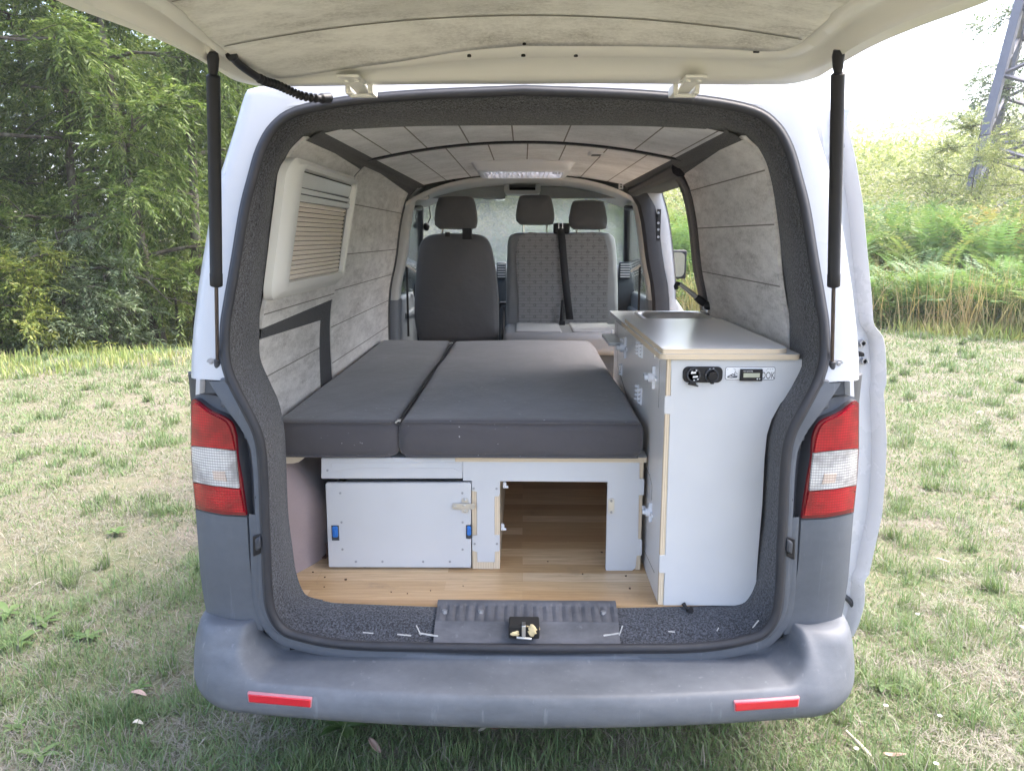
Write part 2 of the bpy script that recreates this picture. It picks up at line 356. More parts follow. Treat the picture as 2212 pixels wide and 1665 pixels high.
M['red'] = lens('red_lamp_lens', ((0.15, 0.001, 0.007), (0.42, 0.003, 0.016)))
M['clear'] = lens('clear_lamp_lens', ((0.20, 0.195, 0.20), (0.60, 0.595, 0.59)))
M['amber'] = lens('amber_lamp_lens', ((0.28, 0.22, 0.19), (0.60, 0.50, 0.43)))
M['red_flat'] = simple('red_reflector', (0.50, 0.008, 0.022), 0.2, var=0.08, scale=200, coat=0.5)
M['red_rim'] = simple('reflector_rim', (0.40, 0.16, 0.19), 0.4)
M['red_dark'] = simple('dark_red_lamp_frame', (0.14, 0.003, 0.010), 0.25, coat=0.3)
M['tyre'] = simple('tyre_rubber', (0.02, 0.02, 0.021), 0.8, var=0.3)
M['sticker'] = simple('white_sticker', (0.76, 0.77, 0.80), 0.4, var=0.02)
M['ink'] = simple('dark_ink', (0.06, 0.065, 0.08), 0.5)
M['ink_pale'] = simple('pale_grey_ink', (0.45, 0.46, 0.49), 0.5)
M['lcd'] = simple('olive_lcd', (0.40, 0.42, 0.33), 0.25, var=0.04)
M['label_white'] = simple('white_print', (0.72, 0.73, 0.76), 0.5)
M['green_tag'] = simple('green_sticker', (0.08, 0.55, 0.15), 0.5)
# ================================================================== VAN BODY
van = empty('van', (0, 2.2, 0), label='white panel van with raised tailgate, fitted out inside as a small camper', cat='van')
def slant(z): return 0.16*max(0.0, z-1.1)/0.75
def mir(p): return Vector((-p[0], p[1], p[2]))
XC = lambda y: 1130.5
pair_px = [((1130.5,188),(1130.5,269)),((902,198),(902,271)),((743,213),(734,279)),((638,235),(690,284)),((588,269),(650,296)),((558,319),(620,328)),((538,386),(603,362)),
 ((521,454),(588,430)),((504,557),(571,557)),((487,655),(558,655)),((480,705),(555,715)),((480,772),(557,775)),((494,823),(577,825)),((524,883),(598,873)),((551,940),(610,935)),
 ((561,1008),(614,1010)),((565,1111),(618,1111)),((568,1175),(627,1185)),((571,1259),(635,1240)),((578,1316),(648,1276)),((601,1357),(665,1292)),((638,1377),(706,1300)),((743,1397),(743,1302)),((920,1403),(920,1306)),((1130.5,1406),(1130.5,1310))]
fsl = lambda x, z: slant(z)
seal_h = [PF(a[0], a[1], fsl) for a, b in pair_px]
def carpet_y(i):
    return [0.34,0.34,0.33,0.31,0.29,0.27,0.26,0.25,0.24,0.23,0.23,0.23,0.22,0.21,0.20,0.20,0.19,0.18,0.17,0.15,0.14,0.13,0.13,0.13,0.13][i]
carp_h = [P(b[0], b[1], Y=carpet_y(i))-Vector((0, 0, 0.005 if i >= 19 else 0)) for i, (a, b) in enumerate(pair_px)]
for L in (seal_h, carp_h): L[0].x = 0; L[-1].x = 0
seal_s = catmull(seal_h, 4); carp_s = catmull(carp_h, 4)
def full(half): return half + [mir(p) for p in half[-2:0:-1]]
seal_loop, carp_loop = full(seal_s), full(carp_s)
# -- weather seal: a fat lip swept round the opening
def sweep_loop(loop, prof, mb, closed=True):
    n = len(loop); c = sum(loop, Vector())/n; rings = []
    for i, p in enumerate(loop):
        t = (loop[(i+1) % n]-loop[i-1]).normalized(); inw = (Vector((0, 1, 0)).cross(t)).normalized()
        if inw.dot(c-p) < 0: inw = -inw
        yv = t.cross(inw).normalized()
        if yv.y > 0: yv = -yv
        rings.append([p+inw*a+yv*b for a, b in prof])
    rings.append(rings[0])
    mb.loft(rings, True)
mb = MB(); sweep_loop(seal_loop, [(0.022*0.5+0.0115*math.cos(a), 0.004+0.012*math.sin(a)) for a in [2*math.pi*k/10 for k in range(10)]], mb)
seal = mb.build('door_seal', M['rubber'], van, ang=60)
mb = MB(); sweep_loop(seal_loop, [(-0.004, -0.012), (-0.004, 0.006), (0.002, 0.008), (0.002, -0.012)], mb)
mb.build('seal_lip', M['rubber_grey'], seal, ang=60)
# -- carpeted inner frame
inner = [p for p in seal_loop]; rings = []
for t, dy, in_ in ((0.0, 0.004, 0.016), (0.12, 0.02, 0.0), (0.45, 0.0, 0.0), (0.8, 0.0, 0.0), (1.0, 0.0, 0.0), (1.02, 0.02, 0.0)):
    r = []
    for a, b in zip(seal_loop, carp_loop):
        q = a.lerp(b, min(t, 1.0)); cdir = Vector((-a.x, 0, 1.15-a.z)).normalized()
        q = q + cdir*in_*0.6 + Vector((0, dy, 0)) + cdir*(0.012*math.sin(math.pi*min(t, 1)))
        r.append(q)
    r.append(r[0]); rings.append(r)
mb = MB(); mb.loft(rings); mb.build('carpet_trim', M['carpet'], van, ang=50)
# -- outer section of the body (left half), from the roof centre down to the belt line
sil_px = [(551,202),(543,212),(534,232),(517,286),(497,347),(477,410),(462,485),(450,557),(440,621),(430,705),(426,760),(425,808)]
sec = [PF(a, b, lambda x, z: slant(z)+0.075) for a, b in sil_px]
sec = [Vector((p.x, 0, p.z)) for p in sec]
zt = sec[0].z
sec_top = [Vector((0, 0, zt+0.030)), Vector((-0.25, 0, zt+0.027)), Vector((-0.45, 0, zt+0.019)), Vector((-0.60, 0, zt+0.010)), Vector((sec[0].x+0.03, 0, zt+0.006))]
HWX = [-p.x for p in sec][::-1]; HWZ = [p.z for p in sec][::-1]
low_px = [(413,964),(421,1105),(433,1242),(444,1306)]
lowp = [P(a, b, Y=0.15) for a, b in low_px]
LZ = [p.z for p in lowp][::-1]; LX = [-p.x for p in lowp][::-1]
def HW(z):
    if z >= HWZ[0]: return interp(z, HWZ, HWX)
    return interp(z, [0.40]+LZ+[HWZ[0]-0.02], [LX[0]]+LX+[LX[-1]+0.004])
half_sec = sec_top+sec                          # roof centre -> belt
nb = len(half_sec)
# seal points matched to the section
i_corner, i_belt = 4*4, 12*4                    # seal_s indices: roof corner, belt
def resample(L, n):
    d = [0]
    for a, b in zip(L, L[1:]): d.append(d[-1]+(b-a).length)
    out = []
    for k in range(n):
        s = d[-1]*k/(n-1); j = max(0, min(len(d)-2, int(np.searchsorted(d, s))-1))
        out.append(L[j].lerp(L[j+1], (s-d[j])/max(1e-9, d[j+1]-d[j])))
    return out
s_match = resample(seal_s[:i_corner+1], 6)[:-1]+resample(seal_s[i_corner:i_belt+1], len(sec))
def inset(i, d):
    p = half_sec[i]; a = math.pi/2*smooth(1.5, 8.5, i); q = p+Vector((math.sin(a), 0, -math.cos(a)))*d
    if i == 0: q.x = 0
    return q
def inset_old(i, d):                                # section point moved inwards
    p = half_sec[i]; a = half_sec[max(i-1, 0)]; b = half_sec[min(i+1, nb-1)]; t = (b-a).normalized()
    n = Vector((-t.z, 0, t.x))
    c = Vector((0, 0, 1.2))-p
    if n.dot(c) < 0: n = -n
    q = p+n*d
    if i == 0: q.x = 0
    return q
R0 = 0.05
rings = [[p+Vector((0, 0.002, 0)) for p in s_match]]
for ph in (0, 18, 36, 54, 72, 90):
    a = math.radians(ph); rr = R0
    r = []
    for i in range(nb):
        r_ = lerp(0.016, rr, smooth(3, 9, i))
        q = inset(i, r_*(1-math.sin(a))); q.y = slant(q.z)+r_*(1-math.cos(a)); r.append(q)
    rings.append(r)
def side_ring(y): return [Vector((p.x, y, p.z)) for p in half_sec]
def body(side, mb):
    rs = [[(p if side < 0 else mir(p)) for p in r] for r in rings]; mb.loft(rs)
    ys = [None, 0.6, 1.36, 1.72, 2.18, 2.45, 2.66]
    prev = rs[-1]
    for y in ys[1:]:
        cur = [(p if side < 0 else mir(p)) for p in side_ring(y)]
        k = max(i for i, p in enumerate(half_sec) if p.z > 1.77)+1 if (side > 0 and 1.4 < y < 2.5) else nb
        j = 1 if y == 2.18 else 0                   # the roof is cut out under the ventilator
        mb.loft([prev[j:k], cur[j:k]])
        prev = cur
mb = MB(); body(-1, mb); body(1, mb)
# lower flanks, cab flanks, roof over the cab, bonnet and nose
zb = sec[-1].z
for s in (-1, 1):
    rows = []
    for z in (zb, 0.95, 0.75, 0.55, 0.42):
        h = HW(z)
        rows.append([Vector((s*h, y, z)) for y in (0.155, 0.6, 1.3605)])
    mb.loft(rows)
    rows = []
    for z in ((zb, 0.95, 0.75, 0.55, 0.42)):
        h = HW(z); rows.append([Vector((s*h, y, z)) for y in (([1.3605] if s < 0 else [])+[2.45, 2.66])] )
    mb.loft(rows)
    # cab: lower door skin, front wing
    rows = []
    for z in (1.13, 0.95, 0.75, 0.55, 0.42):
        h = HW(z); rows.append([Vector((s*(h-d), y, z)) for y, d in ((2.66, 0), (3.6, 0.0), (4.2, 0.02), (4.7, 0.10), (4.95, 0.28))])
    mb.loft(rows)
    # roof edge and pillars round the side window
    k = [p for p in half_sec if p.z > 1.74]
    mb.loft([[Vector((s*abs(p.x), 2.66, p.z)) for p in k], [Vector((s*abs(p.x)*0.985, 3.25, p.z-0.035)) for p in k]])
    mb.loft([[Vector((s*HW(1.75), 3.13, 1.74)), Vector((s*HW(1.13), 4.05, 1.13))], [Vector((s*HW(1.75), 3.25, 1.80)), Vector((s*HW(1.13), 4.22, 1.13))], [Vector((s*(HW(1.75)-0.07), 3.27, 1.82)), Vector((s*(HW(1.13)-0.10), 4.26, 1.13))]])
nose = []
for y, z, w in ((4.24, 1.135, 0.80), (4.5, 1.09, 0.80), (4.75, 1.02, 0.74), (4.93, 0.90, 0.64), (4.97, 0.62, 0.62), (4.95, 0.30, 0.62)):
    nose.append([Vector((x*w, y-0.05*abs(x)**2, z-0.02*abs(x)**2)) for x in (-1, -0.6, -0.2, 0.2, 0.6, 1)])
mb.loft(nose)
mb.build('body_shell', M['paint'], van, ang=40)
# -- roof rear lip under the tailgate (pale painted recess and drip ledge)
mb = MB()
def roofz(x): return zt+0.030-0.024*(abs(x)/0.62)**2
L = [[Vector((x, slant(1.84)+0.004, PF(1130.5, 196, fsl).z-0.03*(abs(x)/0.55)**2.2 - 0.002)) for x in np.linspace(-0.6, 0.6, 21)],
     [Vector((x, slant(1.86)+0.012, roofz(x)-0.012)) for x in np.linspace(-0.6, 0.6, 21)],
     [Vector((x, slant(1.86)+0.05, roofz(x)+0.012)) for x in np.linspace(-0.6, 0.6, 21)], [Vector((x, 0.35, roofz(x)+0.016)) for x in np.linspace(-0.6, 0.6, 21)]]
mb.loft(L); mb.build('roof_lip', M['paint'], van)
# ------------------------------------------------------------------ grey lower corners
def corner(a, hw, r=0.16):
    if a <= hw-r: return 0.0
    if a >= hw: return r+(a-hw)*8
    return r*(1-math.sqrt(max(0, 1-((a-(hw-r))/r)**2)))
def fbody(off): return lambda p: p.y-(corner(abs(p.x), HW(p.z))+off)
def onb(px, py, off=0.0): return march(px, py, fbody(off), 1.4, 2.7, 260)
def pl(L, u):                                   # point on a polyline at fraction u of its length
    L = [Vector((a[0], a[1])) for a in L]; d = [0]
    for a, b in zip(L, L[1:]): d.append(d[-1]+(b-a).length)
    s = u*d[-1]
    for j in range(len(L)-1):
        if s <= d[j+1]+1e-9: return L[j].lerp(L[j+1], (s-d[j])/max(1e-9, d[j+1]-d[j]))
    return L[-1]
def coons(top, bot, left, right, nu, nv, off):
    g = []
    for j in range(nv+1):
        v = j/nv; row = []
        for i in range(nu+1):
            u = i/nu
            c = pl(top, u)*(1-v)+pl(bot, u)*v+pl(left, v)*(1-u)+pl(right, v)*u
            tl, tr, bl, br = [Vector((q[0], q[1])) for q in (top[0], top[-1], bot[0], bot[-1])]
            c = c-(tl*(1-u)*(1-v)+tr*u*(1-v)+bl*(1-u)*v+br*u*v)
            row.append(onb(c.x, c.y, off))
        g.append(row)
    return g
def patch(mb, g, s, depth=None):                # grid of points, optionally with side walls going forward
    G = [[(p if s < 0 else mir(p)) for p in r] for r in g]; mb.loft(G)
    if depth:
        rim = G[0]+[r[-1] for r in G[1:]]+G[-1][-2::-1]+[r[0] for r in G[-2:0:-1]]
        rim = rim+[rim[0]]
        back = [p+Vector((-0.35*depth*(1 if s > 0 else -1), depth, 0)) for p in rim]
        mb.loft([rim, back])
def catpx(L, n=4): return [(p.x, p.y) for p in catmull([Vector((a, b, 0)) for a, b in L], n)]
lt_top = catpx([(413,867),(420,862.5),(451,886),(483,901),(500,915),(509,941)]); lt_bot = [(422.5,1098),(450,1105),(483,1111),(531,1113)]
lt_left = [(413,867),(412.5,966),(416,1030),(422.5,1098)]; lt_right = catpx([(509,941),(513,988),(522,1041),(531,1113)])
frame_g = coons(lt_top, lt_bot, lt_left, lt_right, 18, 22, 0.0)
hous_g = coons([(a-1, b-1.5) for a, b in lt_top[:-1]]+[(512,941)], [(422,1100),(450,1107),(483,1113),(534,1115)], [(412,865.5),(411.8,966),(415.3,1030),(422,1100)], catpx([(512,941),(517,988),(526,1041),(534,1115)]), 18, 22, 0.006)
def inner_pts(L, dx, dy): return [(a+dx, b+dy) for a, b in L]
r1_top = catpx([(415,876),(422,871),(450,892),(480,907),(493,920),(501,945)]); b1 = [(413.5,962),(455,966),(506,972)]; b2 = [(417,1040),(460,1049),(515,1054)]
r1 = coons(r1_top, b1, [(415,876),(413.5,962)], [(501,945),(506,972)], 14, 10, -0.006)
cl = coons([(413.5,964),(455,968),(507,974)], b2, [(413.5,964),(417,1040)], [(507,974),(515,1054)], 14, 8, -0.006)
r2 = coons([(417,1043),(460,1051),(517,1057)], [(424,1090),(450,1098),(483,1104),(526,1107)], [(417,1043),(424,1090)], [(517,1057),(526,1107)], 14, 8, -0.006)
amb = coons([(458,1017),(484,1018)], [(462,1036),(489,1040)], [(458,1017),(462,1036)], [(484,1018),(489,1040)], 4, 3, -0.0085)
low = coons([(422.5,1101),(450,1108),(483,1114),(533,1117)], catpx([(446,1322),(472,1338),(512,1350),(568,1362)]), [(422.5,1101),(433,1242),(440,1290),(446,1322)], catpx([(533,1117),(537,1190),(543,1245),(556,1300),(568,1362)]), 14, 20, 0.004)
shelf = coons(catpx([(424,852),(450,852),(475,858),(500,880),(520,905),(540,950)]), lt_top, [(424,852),(413,867)], [(540,950),(509,941)], 12, 4, 0.03)
for s in (-1, 1):
    # back sheet: the dark gutter behind lamp and panel
    mb = MB(); rows = []
    hp = seal_s[i_belt-2:22*4+1]
    for p in hp:
        z = p.z; h = HW(z) if z > 0.5 else HW(0.5); row = []
        xo = h-0.012
        for k in range(11):
            x = lerp(-p.x, xo, k/10); row.append(Vector((-x, corner(x, h)+0.05*smooth(0, 0.25, k/10)+(0.005 if k == 0 else 0), z)))
        rows.append([(q if s < 0 else mir(q)) for q in row])
    mb.loft(rows); cp = mb.build('corner_cladding', M['rubber_grey'], van, ang=50)
    mb = MB(); patch(mb, coons([(424.3,804),(432,804)], [(422.5,853),(431,851)], [(424.3,804),(422.5,853)], [(432,804),(431,851)], 3, 6, 0.0), s, 0.03); mb.build('pillar_foot', M['paint'], van)
    # raised strip beside the seal with its two screw cups
    mb = MB(); st = []
    for (xa, xb, y) in ((478,496,818),(478,505,860),(522,541,905),(574-20,574-13,985),(577-18,577-11,1040),(580-16,580-8,1100),(568,573,1180),(576,582,1290),(590,596,1345)):
        pass
    strip = [(p, Vector((p.x-w, p.y, p.z))) for p, w in zip(seal_s[i_belt:21*4+1], np.interp(np.arange(len(seal_s[i_belt:21*4+1])), [0, 4, 10, 16, 40], [0.050, 0.040, 0.018, 0.016, 0.016]))]
    rr = [[b+Vector((0, 0.05, 0)), b+Vector((0, -0.002, 0)), b.lerp(a, 0.5)+Vector((0, -0.006, 0)), a+Vector((0, -0.004, 0))] for a, b in strip]
    mb.loft([[(q if s < 0 else mir(q)) for q in r] for r in rr]); mb.build('gutter_strip', M['clad'], cp, ang=50)
    for (a, b) in ((546.5,959),(556.5,1073)):
        mb = MB()
        q = P(a, b-0, Y=0.0)+Vector((-0.000, -0.004, 0)); q = Vector((s*abs(q.x), q.y, q.z)); mb.cyl(q, q+Vector((0, 0.004, 0)), 0.0055, 12); mb.build('screw', M['hole'], cp)
    # upper block, lower panel, shelf over the lamp
    mb = MB()
    for (x0, y0, x1, y1, yy, d) in ((433,809,478,852,0.030,0.05),(474,817,497,880,0.012,0.05)):
        a, b, c, d_ = [P(*q, Y=yy) for q in ((x0, y0), (x1, y0), (x1, y1), (x0, y1))]
        pts = [(q if s < 0 else mir(q)) for q in (a, b, c, d_)]; mb.prism(pts, (0, d, 0))
    mb.build('upper_block', M['clad'], cp, bevel=0.005)
    mb = MB(); patch(mb, low, s, 0.06); mb.build('corner_panel', M['clad'], cp, ang=50)
    mb = MB(); patch(mb, shelf, s, None); mb.build('lamp_shelf', M['clad'], cp, ang=60)
    # tail lamp
    lamp = MB(); patch(lamp, frame_g, s, 0.007); lamp = lamp.build('tail_light', M['red_dark'], van, ang=50)
    mb = MB(); patch(mb, hous_g, s, 0.06); mb.build('lamp_housing', M['rubber_grey'], lamp, ang=50)
    for nm, g, m in (('red_lens', r1, 'red'), ('clear_lens', cl, 'clear'), ('red_lens', r2, 'red'), ('amber_bulb_lens', amb, 'amber')):
        mb = MB(); patch(mb, g, s, 0.005); mb.build(nm, M[m], lamp, ang=50)
    # striker latch recess beside the opening
    mb = MB()
    q = [P(*a, Y=-0.008) for a in ((545,1158),(564,1151),(564,1195),(546,1203))]
    mb.prism([(v if s < 0 else mir(v)) for v in q], (0, 0.03, 0)); so = mb.build('buffer_block', M['black'], cp, bevel=0.003)
    mb = MB(); q = [P(*a, Y=-0.016) for a in ((549,1166),(562,1158),(563,1186),(551,1192))]; mb.prism([(v if s < 0 else mir(v)) for v in q], (0, 0.025, 0)); mb.build('buffer_pad', M['rubber_grey'], so, bevel=0.005)
    # round grommet on the white pillar
    q = P(457, 782, Y=0.03); q = Vector((s*abs(q.x+0.0), q.y, q.z)); mb = MB(); mb.cyl(q+Vector((0, -0.004, 0)), q+Vector((0, 0.02, 0)), 0.0115, 18); mb.cyl(q+Vector((0, -0.007, 0)), q, 0.005, 12)
    mb.build('grommet', M['screw'], van, bevel=0.001)
# gutter strip round the foot of the opening
mb = MB(); rows = []
for i in range(16*4, len(seal_s)):
    p = seal_s[i]; o = Vector((p.x, 0, p.z-1.05)); t = (seal_s[min(i+1, len(seal_s)-1)]-seal_s[i-1]).normalized(); n = Vector((t.z, 0, -t.x))
    if n.dot(o) < 0: n = -n
    n.normalize(); rows.append([p+Vector((0, 0.02, 0)), p+n*0.004+Vector((0, 0.004, 0)), p+n*0.020+Vector((0, -0.002, 0)), p+n*0.034+Vector((0, 0.002, 0)), p+n*0.040+Vector((0, 0.03, 0)), p+n*0.075+Vector((0, 0.05, 0))])
mb.loft([[q for q in r] for r in rows]); mb.loft([[mir(q) for q in r] for r in rows]); mb.build('opening_gutter', M['clad'], van, ang=50)
# ------------------------------------------------------------------ bumper
def plan(s):                                    # outer line of the bumper, s = -1..1
    a = abs(s)*1.42
    if a <= 0.70: x = a; y = -0.185+0.05*(a/0.70)**2
    elif a <= 1.05:
        t = (a-0.70)/0.35*math.pi/2; x = 0.70+0.20*math.sin(t); y = -0.135+0.225*(1-math.cos(t))
    else: x = 0.90-0.01*(a-1.05)/0.37; y = 0.09+(a-1.05)
    return Vector((math.copysign(x, s), y, 0))
prof_mid = [(-0.20, 0.437), (-0.188, 0.440), (-0.176, 0.438), (-0.164, 0.428), (-0.09, 0.427), (-0.034, 0.427), (-0.014, 0.424), (-0.003, 0.408), (0.002, 0.384), (0.001, 0.364), (-0.008, 0.346), (-0.030, 0.334), (-0.10, 0.332)]
prof_cor = [(-0.155, 0.50), (-0.155, 0.52), (-0.15, 0.531), (-0.115, 0.532), (-0.095, 0.528), (-0.066, 0.508), (-0.040, 0.478), (-0.017, 0.443), (-0.003, 0.410), (0.001, 0.376), (-0.007, 0.350), (-0.028, 0.336), (-0.10, 0.333)]
prof_mid = [(p.x, p.y) for p in catmull([Vector((a, b, 0)) for a, b in prof_mid], 4)]; prof_cor = [(p.x, p.y) for p in catmull([Vector((a, b, 0)) for a, b in prof_cor], 4)]
prof_side = [(-0.13, 0.50), (-0.13, 0.52), (-0.09, 0.531), (-0.06, 0.532), (-0.040, 0.530), (-0.025, 0.520), (-0.014, 0.492), (-0.006, 0.452), (-0.001, 0.412), (0.0, 0.378), (-0.008, 0.352), (-0.028, 0.338), (-0.10, 0.335)]
prof_side = [(p.x, p.y) for p in catmull([Vector((a, b, 0)) for a, b in prof_side], 4)]
rings = []; NS = 220
for k in range(NS+1):
    s = -1+2*k/NS; p = plan(s); q = (plan(min(1, s+0.004))-plan(max(-1, s-0.004))).normalized(); n = Vector((q.y, -q.x, 0))
    if n.y > 0 and abs(p.x) < 0.5: n = -n
    a = abs(p.x); w = smooth(0.665, 0.765, a)
    r = []; w2 = smooth(0.76, 0.88, a)
    for (d0, z0), (d1, z1), (d2, z2) in zip(prof_mid, prof_cor, prof_side):
        d, z = lerp(lerp(d0, d1, w), d2, w2), lerp(lerp(z0, z1, w), z2, w2)
        v = p+n*d+Vector((0, 0, z))
        if p.y > 0.05: v.x = math.copysign(min(abs(v.x), 0.90), v.x)
        r.append(v)
    rings.append(r)
mb = MB(); mb.loft(rings); bumper = mb.build('bumper', M['bumper'], van, ang=0)
def bump_y(x): return plan(x/1.42).y if abs(x) < 0.70 else -0.1
fb = lambda p: p.y-(bump_y(p.x))
rq = [march(*q, fb, 1.2, 2.2) for q in ((538,1497),(671,1509),(670,1524.5),(540,1512.5))]
for s in (-1, 1):
    def grow(Q, k, dy):
        c = sum(Q, Vector())/4; out = []
        for v in Q:
            w = c+(v-c)+Vector((math.copysign(k, (v-c).x), 0, math.copysign(k, (v-c).z))); out.append(Vector((w.x, w.y+dy, w.z)))
        return out
    def sgn(Q): return [(v if s < 0 else mir(v)) for v in Q]
    mb = MB(); mb.prism(sgn(grow(rq, 0.0015, -0.0055)), (0, 0.03, 0)); rf = mb.build('reflector', M['red_flat'], bumper, bevel=0.003)
    mb = MB(); mb.prism(sgn(grow(rq, 0.0042, -0.0035)), (0, 0.03, 0)); mb.build('reflector_rim', M['red_rim'], rf, bevel=0.003)
mb = MB()
for px_ in (637, 897, 1177, 1450, 1605):
    p = P(px_, 1409 if abs(px_-1130) < 300 else 1397, Z=0.437); mb = MB(); mb.box((p.x-0.013, p.y-0.004, 0.430), (p.x+0.013, p.y+0.003, 0.4395)); mb.build('clip_slot', M['hole'], bumper)
# dark underside
mb = MB(); mb.box((-0.72, 0.10, 0.26), (0.72, 4.6, 0.335)); mb.build('underbody', M['black'], van)
# ------------------------------------------------------------------ wheels
for (y) in (1.05, 4.05):
    for s in (-1, 1):
        mb = MB(); x = s*0.80
        pr = [(0.20, -0.10), (0.30, -0.105), (0.325, -0.08), (0.33, 0.0), (0.325, 0.08), (0.30, 0.105), (0.20, 0.10)]
        mb.loft([[Vector((x+b, y+a*math.cos(t), 0.325+a*math.sin(t))) for a, b in pr] for t in np.linspace(0, 2*math.pi, 33)])
        w = mb.build('wheel', M['tyre'], van)
        mb = MB(); mb.cyl((x+s*0.06, y, 0.325), (x+s*0.085, y, 0.325), 0.205, 28); mb.cyl((x+s*0.085, y, 0.325), (x+s*0.10, y, 0.325), 0.07, 20)
        mb.build('rim', M['screw'], w, bevel=0.004)
        mb = MB(); mb.loft([[Vector((s*(HW(0.6)+0.004), y+a*math.cos(t), 0.325+a*math.sin(t))) for a in (0.36, 0.41)] for t in np.linspace(-0.2, math.pi+0.2, 25)]); mb.build('arch_trim', M['black'], van, solid=0.006)
# ------------------------------------------------------------------ threshold plate
mb = MB()
def thr(px, py, Z=None, Y=None): return P(px, py, Z=Z, Y=Y)
za, zb2 = 0.505, 0.470
def tz(y): return lerp(za, 0.447, smooth(0.0, 1.0, (0.125-y)/0.10))
xs = np.linspace(-0.238, 0.262, 57); rows = []
for y, z in ((0.138, 0.526), (0.124, 0.525), (0.116, 0.521), (0.070, 0.507), (0.060, 0.502)):
    row = []
    for i, x in enumerate(xs):
        rib = 0.006 if (i//1) % 3 == 0 and 0.065 < y < 0.12 else 0.0
        row.append(Vector((x, y, z-rib)))
    rows.append(row)
mb.loft(rows)
mb.loft([[Vector((x, y, z)) for x in xs] for y, z in ((0.060, 0.5018), (0.054, 0.494), (0.024, 0.476), (0.006, 0.458))])
scuff = mb.build('threshold_plate', M['scuff'], van, ang=25)
mb = MB(); c = P(1132, 1358, Y=0.036)
mb.box((c.x-0.041, 0.004, c.z-0.012), (c.x+0.041, 0.062, c.z+0.024)); mb.build('latch_recess', M['hole'], scuff, bevel=0.004)
mb = MB(); mb.box((c.x-0.006, -0.004, c.z-0.010), (c.x+0.004, 0.02, c.z+0.030)); mb.cyl((c.x-0.02, -0.002, c.z-0.004), (c.x+0.02, -0.002, c.z-0.008), 0.004, 8); mb.build('latch_bar', M['steel'], scuff, bevel=0.002)
def blob(name, c, r, sc, mat, parent, seed, amp=0.35):
    mb = MB(); mb.ball((0, 0, 0), 1, 16, 10); rr = random.Random(seed); ph = [rr.uniform(0, 6) for _ in range(6)]
    V = []
    for v in mb.v:
        k = 1+amp*(math.sin(3*v[0]+ph[0])*math.sin(4*v[1]+ph[1])+0.5*math.sin(7*v[2]+ph[2]+5*v[0]))
        V.append((c[0]+v[0]*r*sc[0]*k, c[1]+v[1]*r*sc[1]*k, c[2]+v[2]*r*sc[2]*k))
    mb.v = V; return mb.build(name, mat, parent, ang=0)
blob('foam_plug', (c.x+0.022, 0.006, c.z+0.014), 0.016, (1.0, 0.5, 0.85), M['foam'], scuff, 3)
blob('foam_plug', (c.x-0.024, 0.004, c.z+0.004), 0.011, (1.1, 0.5, 0.6), M['foam'], scuff, 5)
mb = MB()
for (px_, py_, r) in ((961,1370-15,0.008),(1039,1355,0.0075),(1303,1356,0.0075)):
    mb = MB(); p = P(px_, py_, Y=0.09); mb.cyl((p.x, 0.092, 0.508), (p.x, 0.0935, 0.517), r, 14); mb.build('plate_screw', M['screw'], scuff)
mb = MB()                                       # torn adhesive left along the carpet edge
rr = random.Random(4)
for (xa, ya, xb, yb, w) in ((899,1351,909,1371,4),(905,1368,946,1374,4),(858,1370,888,1373,3),(1345,1352,1338,1372,4),(1338,1368,1304,1373,4),(784,1366,806,1368,2),(1444,1364,1458,1365,2),(1639,1340,1626,1356,3),(1549,1363,1553,1356,2)):
    a, b = P(xa, ya, Y=0.004), P(xb, yb, Y=0.004); d = (b-a).normalized(); n = Vector((-d.z, 0, d.x))*w*0.00034
    pts = []
    m = 7
    for k in range(m): pts.append(a.lerp(b, k/(m-1))+n*rr.uniform(0.5, 1.4))
    for k in range(m-1, -1, -1): pts.append(a.lerp(b, k/(m-1))-n*rr.uniform(0.5, 1.4))
    mb = MB(); mb.prism(pts, (0, 0.004, 0)); mb.build('adhesive_residue', M['adhesive'], scuff)
# ================================================================== TAILGATE
def Zt(x, y): return 1.885-0.04*y+(0.012+0.2*min(0.3, max(0.0, 0.05-y)))*(1-(x/0.68)**2)
def ontg(px, py, off=0.0): return march(px, py, lambda p: p.z-(Zt(p.x, p.y)-off), 0.7, 2.4, 300)
out_px = [(1130.5,184),(900,184),(743,186.5),(640,188.5),(585,188),(545,185),(504,174),(480,160),(447,141),(380,105),(290,68),(200,36),(111,0)]
out_h = [ontg(*q) for q in out_px]; out_h[0].x = 0
out_h += [Vector((-0.745, -0.80, 0)), Vector((-0.74, -1.0, 0)), Vector((-0.69, -1.13, 0)), Vector((-0.55, -1.19, 0)), Vector((-0.25, -1.21, 0)), Vector((0, -1.215, 0))]
lin_L = [(1130,96),(1003,107),(868,129),(734,148),(640,163),(590,165),(550,150),(504,119),(462,86),(415,44),(366,0)]
lin_R = [(1130,96),(1292,96),(1477,99),(1637,107),(1690,106),(1722,94),(1745,76),(1788,38),(1832,0)]
linL = [ontg(*q) for q in lin_L]+[Vector((-0.63, -0.85, 0)), Vector((-0.60, -1.05, 0)), Vector((-0.5, -1.12, 0)), Vector((-0.25, -1.14, 0)), Vector((0, -1.145, 0))]
linR = [ontg(*q) for q in lin_R]+[Vector((0.63, -0.85, 0)), Vector((0.60, -1.05, 0)), Vector((0.5, -1.12, 0)), Vector((0.25, -1.14, 0)), Vector((0.0, -1.145, 0))]
def flat(L): return [Vector((p.x, p.y, 0)) for p in L]
def half_res(L, n):                             # resample the three runs (hinge edge, corner, side) separately
    k1 = min(range(len(L)), key=lambda i: abs(L[i].y-(-0.10))+(0 if abs(L[i].x) > 0.5 else 5))
    return resample(catmull(flat(L[:k1+1]), 4), n)[:-1]+resample(catmull(flat(L[k1:]), 4), 2*n)
NH = 72
